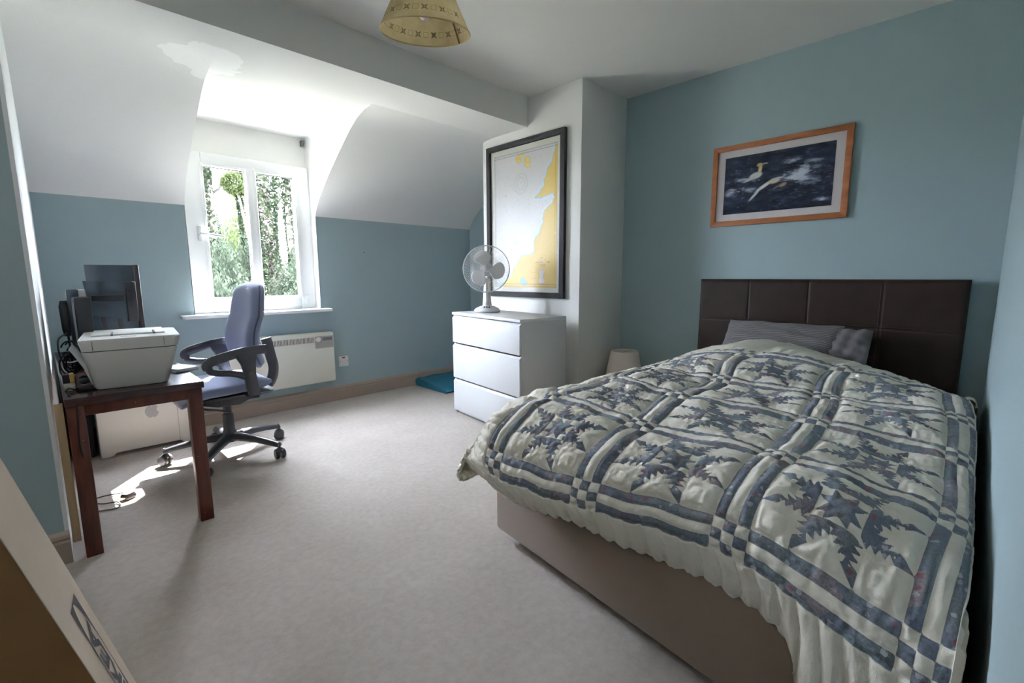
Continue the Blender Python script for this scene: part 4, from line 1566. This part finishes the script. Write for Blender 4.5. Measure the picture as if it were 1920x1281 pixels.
# seat
rings = []
for t_ in np.linspace(0, 1, 15):
    x_ = -.245 + .440 * t_
    e = min(t_, 1 - t_) * 2
    wv = .235 * (.86 + .14 * math.sin(PI * min(1, e * 1.1) / 2)) * (1 if 0 < t_ < 1 else .93)
    th = .040 * (.45 + .55 * min(1, e * 3.2) ** .6)
    zc = .432 + .018 * t_ - .055 * max(0, (.30 - t_) / .30) ** 2
    ring = []
    for q_ in np.linspace(0, 2 * PI, 36, endpoint=False):
        cx_, sx_ = math.cos(q_), math.sin(q_)
        e1 = 2 / 3.4
        ring.append((x_, wv * abs(cx_) ** e1 * (1 if cx_ > 0 else -1), zc + th * abs(sx_) ** e1 * (1 if sx_ > 0 else -1) - .012 * (1 - (cx_ * cx_)) * (sx_ > 0)))
    rings.append(ring)
MB().loft(rings).build('seat_cushion', FAB, chair, angle=70)
MB().loft([rrect(-.20, .21, -.20, .20, .06, .385), rrect(-.21, .215, -.21, .21, .06, .40)]).build('seat_shell', CHB, chair)
# backrest
rings = []
for t_ in np.linspace(0, 1, 22):
    z_ = .530 + .490 * t_
    e = 1 - abs(2 * t_ - 1)
    wv = .232 - .060 * max(0, (t_ - .35) / .65) ** 2 - .03 * max(0, (.15 - t_) / .15)
    cap = min(1, (1 - t_) / .16)
    wv *= (1 - (1 - cap) ** 2.6) ** .5 if cap < 1 else 1
    wv = max(wv, .05)
    cap2 = min(1, t_ / .10)
    wv *= max(.75, (1 - (1 - cap2) ** 2.4) ** .5) if cap2 < 1 else 1
    th = .047 * min(1, .35 + e * 6)
    bow = .163 - .030 * math.sin(PI * min(1, t_ / .62)) * (1 if t_ < .62 else 1) + .055 * max(0, t_ - .45) ** 1.3
    ring = []
    for q_ in np.linspace(0, 2 * PI, 36, endpoint=False):
        cy_, sx_ = math.cos(q_), math.sin(q_)
        yv = wv * abs(cy_) ** .62 * (1 if cy_ > 0 else -1)
        curve = -.035 * (yv / .215) ** 2
        ring.append((bow + curve + th * abs(sx_) ** .7 * (1 if sx_ > 0 else -1), yv, z_))
    rings.append(ring)
bk = MB().loft(rings).build('backrest', FAB, chair, angle=75)
pts = []
b = MB()
for j, r_g in enumerate(rings[1:-1]):
    pts.append(Vector(r_g[22]) * .15 + Vector(r_g[20]) * .85)
spine = crm([(.11, 0, .350), (.18, 0, .366), (.245, 0, .41), (.268, 0, .49), (.256, 0, .58), (.238, 0, .68)], 6)
b = MB()
b.tube(spine, [.013] * len(spine), 10, flat=2.4, upv=(1, 0, 0))
b.build('back_spine', CHB, chair)
# piping round the back cushion
for sgn in (1, -1):
    pp = [Vector(r_g[0 if sgn > 0 else 18]) + Vector((.012, 0, 0)) for r_g in rings[1:-1]]
    MB().tube(pp, .004, 6).build('piping', mat('dark_piping', (78, 84, 104), .8, .05), bk)
# arms: near (-y) and far (+y)
for sy_ in (-1, 1):
    y0 = sy_ * .262
    MA = axis_mat((0, y0, 0), (1, 0, 0), (0, 0, 1), (0, -1, 0))
    b = MB()
    top_ = crm([(-.128, .578, 0), (-.134, .594, 0), (-.115, .611, 0), (-.05, .630, 0), (.02, .644, 0), (.09, .651, 0), (.155, .651, 0)], 5)
    b.tube(top_, [.013] * len(top_), 10, M=MA, flat=2.0, upv=(0, 1, 0))
    low = crm([(-.128, .580, 0), (-.120, .560, 0), (-.085, .548, 0), (-.02, .536, 0), (.035, .512, 0), (.065, .475, 0), (.078, .42, 0)], 5)
    b.tube(low, [.011] * len(low), 10, M=MA, flat=1.6, upv=(0, 1, 0))
    b.prism([(-.012, .640), (.020, .58), (.032, .525), (.036, .46), (.050, .40), (.112, .40), (.100, .46), (.092, .525), (.095, .58), (.108, .646)], -.012, .012, .004, M=MA)
    b.lathe([(0, -.02), (.012, -.02), (.012, .02), (0, .02)], 14, MA @ Matrix.Translation((.065, .52, 0)))
    arm = b.build('armrest', CHB, chair, angle=50)
    MB().box(.04, .10, y0 - .012 if sy_ < 0 else y0 - .08, y0 + .08 if sy_ < 0 else y0 + .012, .385, .402, .003).build('arm_bracket', CHB, arm)

# ------------------------------------------------------------------ heater, socket, mat, plug
HEAT = mat('cream_heater_enamel', (228, 226, 214), .35, .02, 4)
ht = thing('panel_heater', 'cream electric panel heater with slatted top grille mounted under the window', 'heater', (1.27, YW, .39))
MB().box(-.405, .395, -.085, -.012, -.20, .212, .012, 3).build('heater_body', HEAT, ht)
MB().box(-.30, .30, -.012, .0, -.12, .12).build('wall_bracket', GASKET, ht)
MB().box(-.37, .23, -.0875, -.084, .135, .178).build('grille_slot', mat('dark_grille', (92, 88, 82), .7, .05), ht)
b = MB()
for k in range(56):
    x_ = -.366 + k * .0107
    b.box(x_, x_ + .0048, -.091, -.085, .134, .179, .0008)
b.build('grille_fins', HEAT, ht)['kind'] = 'stuff'
MB().box(.238, .385, -.090, -.084, .085, .182, .002).build('control_panel', mat('grey_control_panel', (172, 168, 166), .4, .03), ht)
b = MB()
b.lathe([(0, .016), (.016, .014), (.021, .006), (.021, 0), (0, 0)], 24, axis_mat((.262, -.090, .157), (1, 0, 0), (0, 0, 1), (0, -1, 0)))
b.box(.246, .278, -.108, -.1055, .1545, .1595, .001)
b.build('thermostat_dial', HEAT, ht)
MB().box(.30, .375, -.0915, -.0895, .145, .172, .001).build('switch_rocker', mat('dark_grey_switch', (122, 118, 120), .4, .03), ht)
sk = thing('wall_switch', 'white fused switch plate with red light on the blue wall by the heater', 'switch', (1.772, YW, .33))
MB().box(-.043, .043, -.010, 0, -.045, .045, .003).build('switch_plate', WHITEGLOSS, sk)
MB().box(-.012, .012, -.013, -.009, .024, .036, .001).build('neon_light', mat('red_neon', (168, 62, 58), .3, .03), sk)
MB().box(-.014, .014, -.0125, -.009, -.012, .012, .001).build('rocker', WHITEGLOSS, sk)
for x_ in (-.032, .032):
    MB().lathe([(0, .002), (.004, .002), (.004, 0), (0, 0)], 12, axis_mat((x_, -.010, 0), (1, 0, 0), (0, 0, 1), (0, -1, 0))).build('screw', mat('steel_screw', (150, 150, 150), .3, .02, metal=.8), sk)
nl = MB()
nl.lathe([(0, .008), (.004, .007), (.004, 0), (0, 0)], 12, axis_mat((2.01, YW, 1.255), (1, 0, 0), (0, 0, 1), (0, -1, 0)))
tag(nl.build('wall_plug', mat('grey_rawlplug', (96, 104, 106), .6, .05)), 'tiny grey wall plug in the blue wall right of the window', 'fixing')
TEAL = mat('teal_foam', (30, 100, 122), .7, .06, 6, .2, 120, .003)
# folded mat on the carpet behind the chest
mt = MB()
pr = crm([(2.47, 3.735, 0), (2.54, 3.74, .0), (2.70, 3.745, 0), (2.95, 3.75, 0)], 4)
ringsm = []
for i, c_ in enumerate(pr):
    t_ = i / (len(pr) - 1)
    wob = .012 * math.sin(i * 1.1)
    ringsm.append([(c_.x + dx * .0 + wob * .2, c_.y + dy, max(.001, dz + wob * .4 * (dz > .02))) for dx, dy, dz in ((0, .03, .004), (0, .045, .05), (0, .01, .078), (0, -.10, .062), (0, -.28, .040), (0, -.44, .030), (0, -.455, .018), (0, -.44, .002))])
mt.loft(ringsm)
mo = mt.build('exercise_mat', TEAL, angle=60)
tag(mo, 'folded teal foam mat on the carpet behind the white chest', 'mat')
pl = thing('mains_plug', 'dark grey mains plug on its lead lying on the carpet under the desk', 'plug', (.195, 2.79, 0), math.radians(35))
PLG = mat('dark_grey_plug', (66, 62, 62), .45, .06)
b = MB()
b.loft([rrect(-.024, .026, -.022, .022, .010, .004), rrect(-.026, .028, -.024, .024, .011, .014), rrect(-.020, .022, -.018, .018, .009, .030)])
b.build('plug_body', PLG, pl)
b = MB()
for x_, y_ in ((-.036, .012), (-.036, -.012), (-.038, 0)):
    b.box(x_ - .008, -.02, y_ - .003, y_ + .003, .012, .017, .001)
b.build('pins', mat('brass_pins', (150, 138, 110), .3, .05, metal=.7), pl)
MB().tube(crm([(.024, 0, .014), (.03, .05, .012), (-.01, .13, .006), (-.06, .14, .005), (-.075, .06, .006), (-.05, .0, .008), (-.09, -.05, .006), (-.13, .0, .005), (-.15, .06, .004)], 8), .0032, 8).build('lead', PLG, pl)

# ------------------------------------------------------------------ flat-pack carton leaning at the left
KRAFT = mat('kraft_cardboard', (150, 104, 60), .75, .06, 12, .1, 60, .002)
KRAFTS = mat('pale_cardboard_side', (226, 205, 184), .75, .03, 10)
ud = -Vector((.221, .175, -.959)).normalized()       # up along the box
nv = Vector((1, -.13, 0))
nv = (nv - ud * nv.dot(ud)).normalized()
wv_ = ud.cross(nv).normalized()
if wv_.x < 0:
    wv_ = -wv_
BR = Vector((.096, 1.283, 0))
carton = thing('flat_pack_carton', 'long flat-pack cardboard carton leaning at the lower left, its printed pale edge towards the bed', 'carton', tuple(BR))
TW = .145
MBX = axis_mat((0, 0, 0), wv_, ud, nv)
MB().box(-TW, 0, .02, 1.45, -.30, -.0012, .002, M=MBX).build('carton_body', KRAFT, carton)
MB().box(-TW + .0005, -.0005, .02, 1.45, -.0012, 0, M=MBX).build('printed_side', KRAFTS, carton)
INK = mat('faded_black_ink', (92, 86, 92), .7, .08)
LO, LL = .30, .20
lc = .315
b = MB()
# rectangle with an oval left open in it
ne = 40
rect = []
for i in range(ne):
    a = 2 * PI * i / ne
    c_, s_ = math.cos(a), math.sin(a)
    k = 1 / max(abs(c_), abs(s_))
    rect.append((c_ * k * .168, s_ * k * .026))
ell = [(math.cos(2 * PI * i / ne) * .164, math.sin(2 * PI * i / ne) * .0235) for i in range(ne)]
MLG = axis_mat(MBX @ Vector((-TW * .42, lc, .0006)), ud, -wv_, nv)
b.raw([(x_, y_, 0) for x_, y_ in rect] + [(x_, y_, 0) for x_, y_ in ell], [(i, (i + 1) % ne, ne + (i + 1) % ne, ne + i) for i in range(ne)], MLG)
b.build('logo_border', INK, carton, 'printed dark rectangle around an oval', smooth=False)
fc = bpy.data.curves.new('wordmark', 'FONT')
fc.body = 'IKEA'
fc.size = .034
fc.align_x = 'CENTER'
fc.align_y = 'CENTER'
fc.offset = .0014
fo_ = bpy.data.objects.new('wordmark_source', fc)
COL.objects.link(fo_)
bpy.context.view_layer.update()
wm = bpy.data.meshes.new_from_object(fo_.evaluated_get(bpy.context.evaluated_depsgraph_get()))
bpy.data.objects.remove(fo_)
wm.materials.clear()
wm.materials.append(INK)
wmo = bpy.data.objects.new('wordmark', wm)
COL.objects.link(wmo)
wmo.parent = carton
wmo.matrix_local = axis_mat(MBX @ Vector((-TW * .42, lc, .0008)), ud, -wv_, nv) @ Matrix.Diagonal((2.9, 1.25, 1, 1))

# ------------------------------------------------------------------ outside: hillside garden
def leaf_mat(name, c0, c1, c2):
    t = NT(name)
    co = t.coord()
    n_ = t.noise(9, 3, .6, co)
    c = t.ramp(n_, [(.3, lin(*c0)), (.5, lin(*c1)), (.72, lin(*c2))])
    t.base(c)
    t.bsdf.inputs['Roughness'].default_value = .8
    t.bsdf.inputs['Specular IOR Level'].default_value = .03
    tl_ = t.add('ShaderNodeBsdfTranslucent')
    t.link(c, tl_.inputs[0])
    mm_ = t.add('ShaderNodeMixShader')
    mm_.inputs[0].default_value = .35
    t.link(t.bsdf.outputs[0], mm_.inputs[1])
    t.link(tl_.outputs[0], mm_.inputs[2])
    t.link(mm_.outputs[0], t.out.inputs[0])
    return t.m


LEAF_IVY = leaf_mat('ivy_leaf', (16, 19, 14), (25, 31, 21), (41, 48, 31))
LEAF_BUSH = leaf_mat('shrub_leaf', (20, 23, 17), (31, 36, 28), (52, 57, 46))
LEAF_YEL = leaf_mat('bright_leaf', (32, 37, 22), (45, 51, 30), (64, 70, 42))
BARK = mat('brown_bark', (62, 52, 46), .9, .25, 6, .5, 30, .03)


def leaves(name, centers, size, m_, parent, seed):
    r = np.random.default_rng(seed)
    n_ = len(centers)
    a = r.normal(size=(n_, 3))
    a /= np.linalg.norm(a, axis=1, keepdims=True)
    b2 = np.cross(a, r.normal(size=(n_, 3)))
    b2 /= np.linalg.norm(b2, axis=1, keepdims=True)
    s_ = size * r.uniform(.6, 1.3, (n_, 1))
    V = np.stack([centers - a * s_, centers + b2 * s_ * .45, centers + a * s_, centers - b2 * s_ * .45], 1).reshape(-1, 3)
    F = np.arange(n_ * 4).reshape(-1, 4)
    me_ = bpy.data.meshes.new(name)
    me_.from_pydata(V.tolist(), [], F.tolist())
    me_.materials.append(m_)
    o = bpy.data.objects.new(name, me_)
    COL.objects.link(o)
    o.parent = parent
    o['kind'] = 'stuff'
    return o


def hill(x, y):
    return -.9 + np.clip((y - 6) * .16, 0, 1.0) + np.clip((y - 13) * .11, 0, 4)


GRASS = mat('pale_stony_ground', (150, 146, 130), .9, .25, 2.5, .4, 10, .05)
gx, gy = np.meshgrid(np.linspace(-10, 40, 60), np.linspace(4.6, 60, 70))
gz_ = hill(gx, gy) + .06 * np.sin(gx * 2.1) * np.sin(gy * 1.7)
V = np.stack([gx, gy, gz_], -1).reshape(-1, 3)
ii = np.arange(60 * 70).reshape(70, 60)
F = np.stack([ii[:-1, :-1], ii[:-1, 1:], ii[1:, 1:], ii[1:, :-1]], -1).reshape(-1, 4)
struct(MB().raw(V.tolist(), F.tolist()).build('ground', GRASS))


def shrub(x, y, rx, ry, rz, n_, m_, label, seed, size=.07, name='garden_shrub', group='shrubs outside the window'):
    z0 = float(hill(x, y))
    t_ = thing(name, label, 'shrub', (x, y, z0), 0, group)
    r = np.random.default_rng(seed)
    d = r.normal(size=(n_, 3))
    d /= np.linalg.norm(d, axis=1, keepdims=True)
    rad = r.uniform(.45, 1, (n_, 1)) ** .5
    lob = 1 + .22 * np.sin(d[:, :1] * 6 + seed) * np.cos(d[:, 1:2] * 5 + d[:, 2:] * 4)
    c = d * rad * lob * np.array([rx, ry, rz])
    c[:, 2] = np.abs(c[:, 2]) * 1.0 + .05
    leaves('foliage', c, size, m_, t_, seed)
    b_ = MB()
    rr = random.Random(seed)
    for k in range(5):
        a = rr.uniform(0, 6.28)
        b_.tube([(0, 0, -.05), (.2 * rx * math.cos(a), .2 * ry * math.sin(a), rz * .35), (.55 * rx * math.cos(a), .55 * ry * math.sin(a), rz * .7)], [.03, .02, .008], 6)
    b_.build('stems', BARK, t_)
    return t_


shrub(1.72, 7.2, .56, .55, 1.75, 9000, LEAF_BUSH, 'pale leafy shrub nearest the window, low in the left pane', 51, .030)
shrub(3.02, 7.3, .56, .55, 1.80, 9000, LEAF_BUSH, 'dense grey green shrub low in the right window pane', 52, .030)
shrub(2.10, 9.0, .62, .60, 2.0, 8000, LEAF_BUSH, 'pale shrub behind the nearest one in the left pane', 54, .036)
shrub(3.50, 9.1, .62, .60, 1.95, 8000, LEAF_BUSH, 'broad grey green shrub in the second row, behind the right pane', 55, .036)
shrub(2.78, 10.5, .55, .5, 1.8, 6000, LEAF_BUSH, 'shrub in the third row, at the middle of the window view', 53, .036)
shrub(3.85, 14.8, .75, .8, 2.0, 5200, LEAF_YEL, 'bright yellow green bush between the ivy trunks', 56, .05)
shrub(5.3, 17.9, 1.0, .9, 3.2, 6000, LEAF_YEL, 'tall bright yellow green bush beyond the right window pane', 57, .06)
shrub(3.75, 21.0, .7, .8, 1.6, 4200, LEAF_YEL, 'small light green bush on the slope in the left pane', 58, .05)


def ivy_tree(x, y, hgt, r0, lean, label, seed, crown=0.0, n_=5200):
    z0 = float(hill(x, y))
    t_ = thing('ivy_clad_tree', label, 'tree', (x, y, z0), 0, 'ivy clad trees on the slope')
    r = np.random.default_rng(seed)
    zz = np.linspace(-.1, hgt, 14)
    pts = [(lean * z_ + .06 * math.sin(z_ * 1.5 + seed), .05 * math.cos(z_ * 1.3), z_) for z_ in zz]
    MB().tube(pts, [r0 * (1 - .5 * i / 13) for i in range(14)], 10).build('trunk', BARK, t_)
    zc = r.uniform(.3, hgt, n_)
    an = r.uniform(0, 2 * PI, n_)
    rad = r0 * (1.0 + r.uniform(0, .9, n_) * (.6 + .5 * np.sin(zc * 2.3 + seed)))
    c = np.stack([lean * zc + rad * np.cos(an), rad * np.sin(an), zc], -1)
    leaves('ivy', c, .05, LEAF_IVY, t_, seed)
    if crown:
        d = r.normal(size=(1500, 3))
        d /= np.linalg.norm(d, axis=1, keepdims=True)
        c = d * r.uniform(.3, 1, (1500, 1)) ** .4 * np.array([crown, crown * .8, crown * .8])
        c += np.array([lean * hgt, 0, hgt])
        leaves('crown', c, .05, LEAF_YEL, t_, seed + 1)
    return t_


ivy_tree(2.83, 12.2, 4.6, .11, -.02, 'ivy clad tree at the left edge of the left window pane', 61, 0, 4200)
ivy_tree(3.64, 12.5, 3.1, .055, -.05, 'slender tree with leafy top in the right half of the left pane', 62, .36, 1300)
ivy_tree(3.60, 11.0, 4.8, .16, .0, 'thick ivy clad trunk at the left edge of the right window pane', 63, 0, 5600)
ivy_tree(4.46, 12.0, 4.8, .10, .0, 'ivy clad trunk in the upper right of the right window pane', 64, 0, 3400)
# neighbouring house: slate roof edge and white wall
RW = mat('white_render', (214, 212, 206), .8, .04, 3)
SLT = mat('blue_slate', (92, 98, 114), .6, .12, 12)
nh = thing('neighbour_house', 'white rendered house with steep slate roof at the right edge of the window', 'house', (5.10, 13.6, float(hill(5.10, 13.6))))
b = MB()
b.prism([(.06, -.1), (2.4, -.1), (2.4, 3.2), (1.5, 4.3), (.06, 2.25)], 0, 2.4, M=axis_mat((0, 0, 0), (1, 0, 0), (0, 0, 1), (0, -1, 0)) @ Matrix.Translation((0, 0, -2.4)))
b.build('wall', RW, nh, smooth=False)
b = MB()
b.prism([(-.16, 1.98), (-.10, 1.92), (1.5, 4.28), (2.5, 3.1), (2.56, 3.2), (1.5, 4.5)], -.15, 2.5, M=axis_mat((0, 0, 0), (1, 0, 0), (0, 0, 1), (0, -1, 0)) @ Matrix.Translation((0, 0, -2.4)))
b.build('roof_slope', SLT, nh, smooth=False)
fh = thing('distant_house', 'tiny pale house with dark window up the slope in the left pane', 'house', (7.35, 29, float(hill(7.35, 29))))
MB().prism([(-1.6, -.2), (1.6, -.2), (1.6, 2.6), (0, 3.8), (-1.6, 2.6)], 0, 4, M=axis_mat((0, 4, 0), (1, 0, 0), (0, 0, 1), (0, -1, 0))).build('wall', RW, fh, smooth=False)
MB().box(-.9, .3, -.06, .02, .9, 2.2).build('window', SLT, fh)
b = MB()
for sg in (-1, 1):
    b.raw([(sg * 1.9, -.2, 2.5), (0, -.2, 4.0), (0, 4.2, 4.0), (sg * 1.9, 4.2, 2.5), (sg * 1.9, -.2, 2.65), (0, -.2, 4.15), (0, 4.2, 4.15), (sg * 1.9, 4.2, 2.65)], [(0, 1, 2, 3), (4, 7, 6, 5), (0, 4, 5, 1), (1, 5, 6, 2), (2, 6, 7, 3), (3, 7, 4, 0)])
b.build('roof', mat('pale_roof_tile', (170, 170, 172), .8, .05), fh, smooth=False)
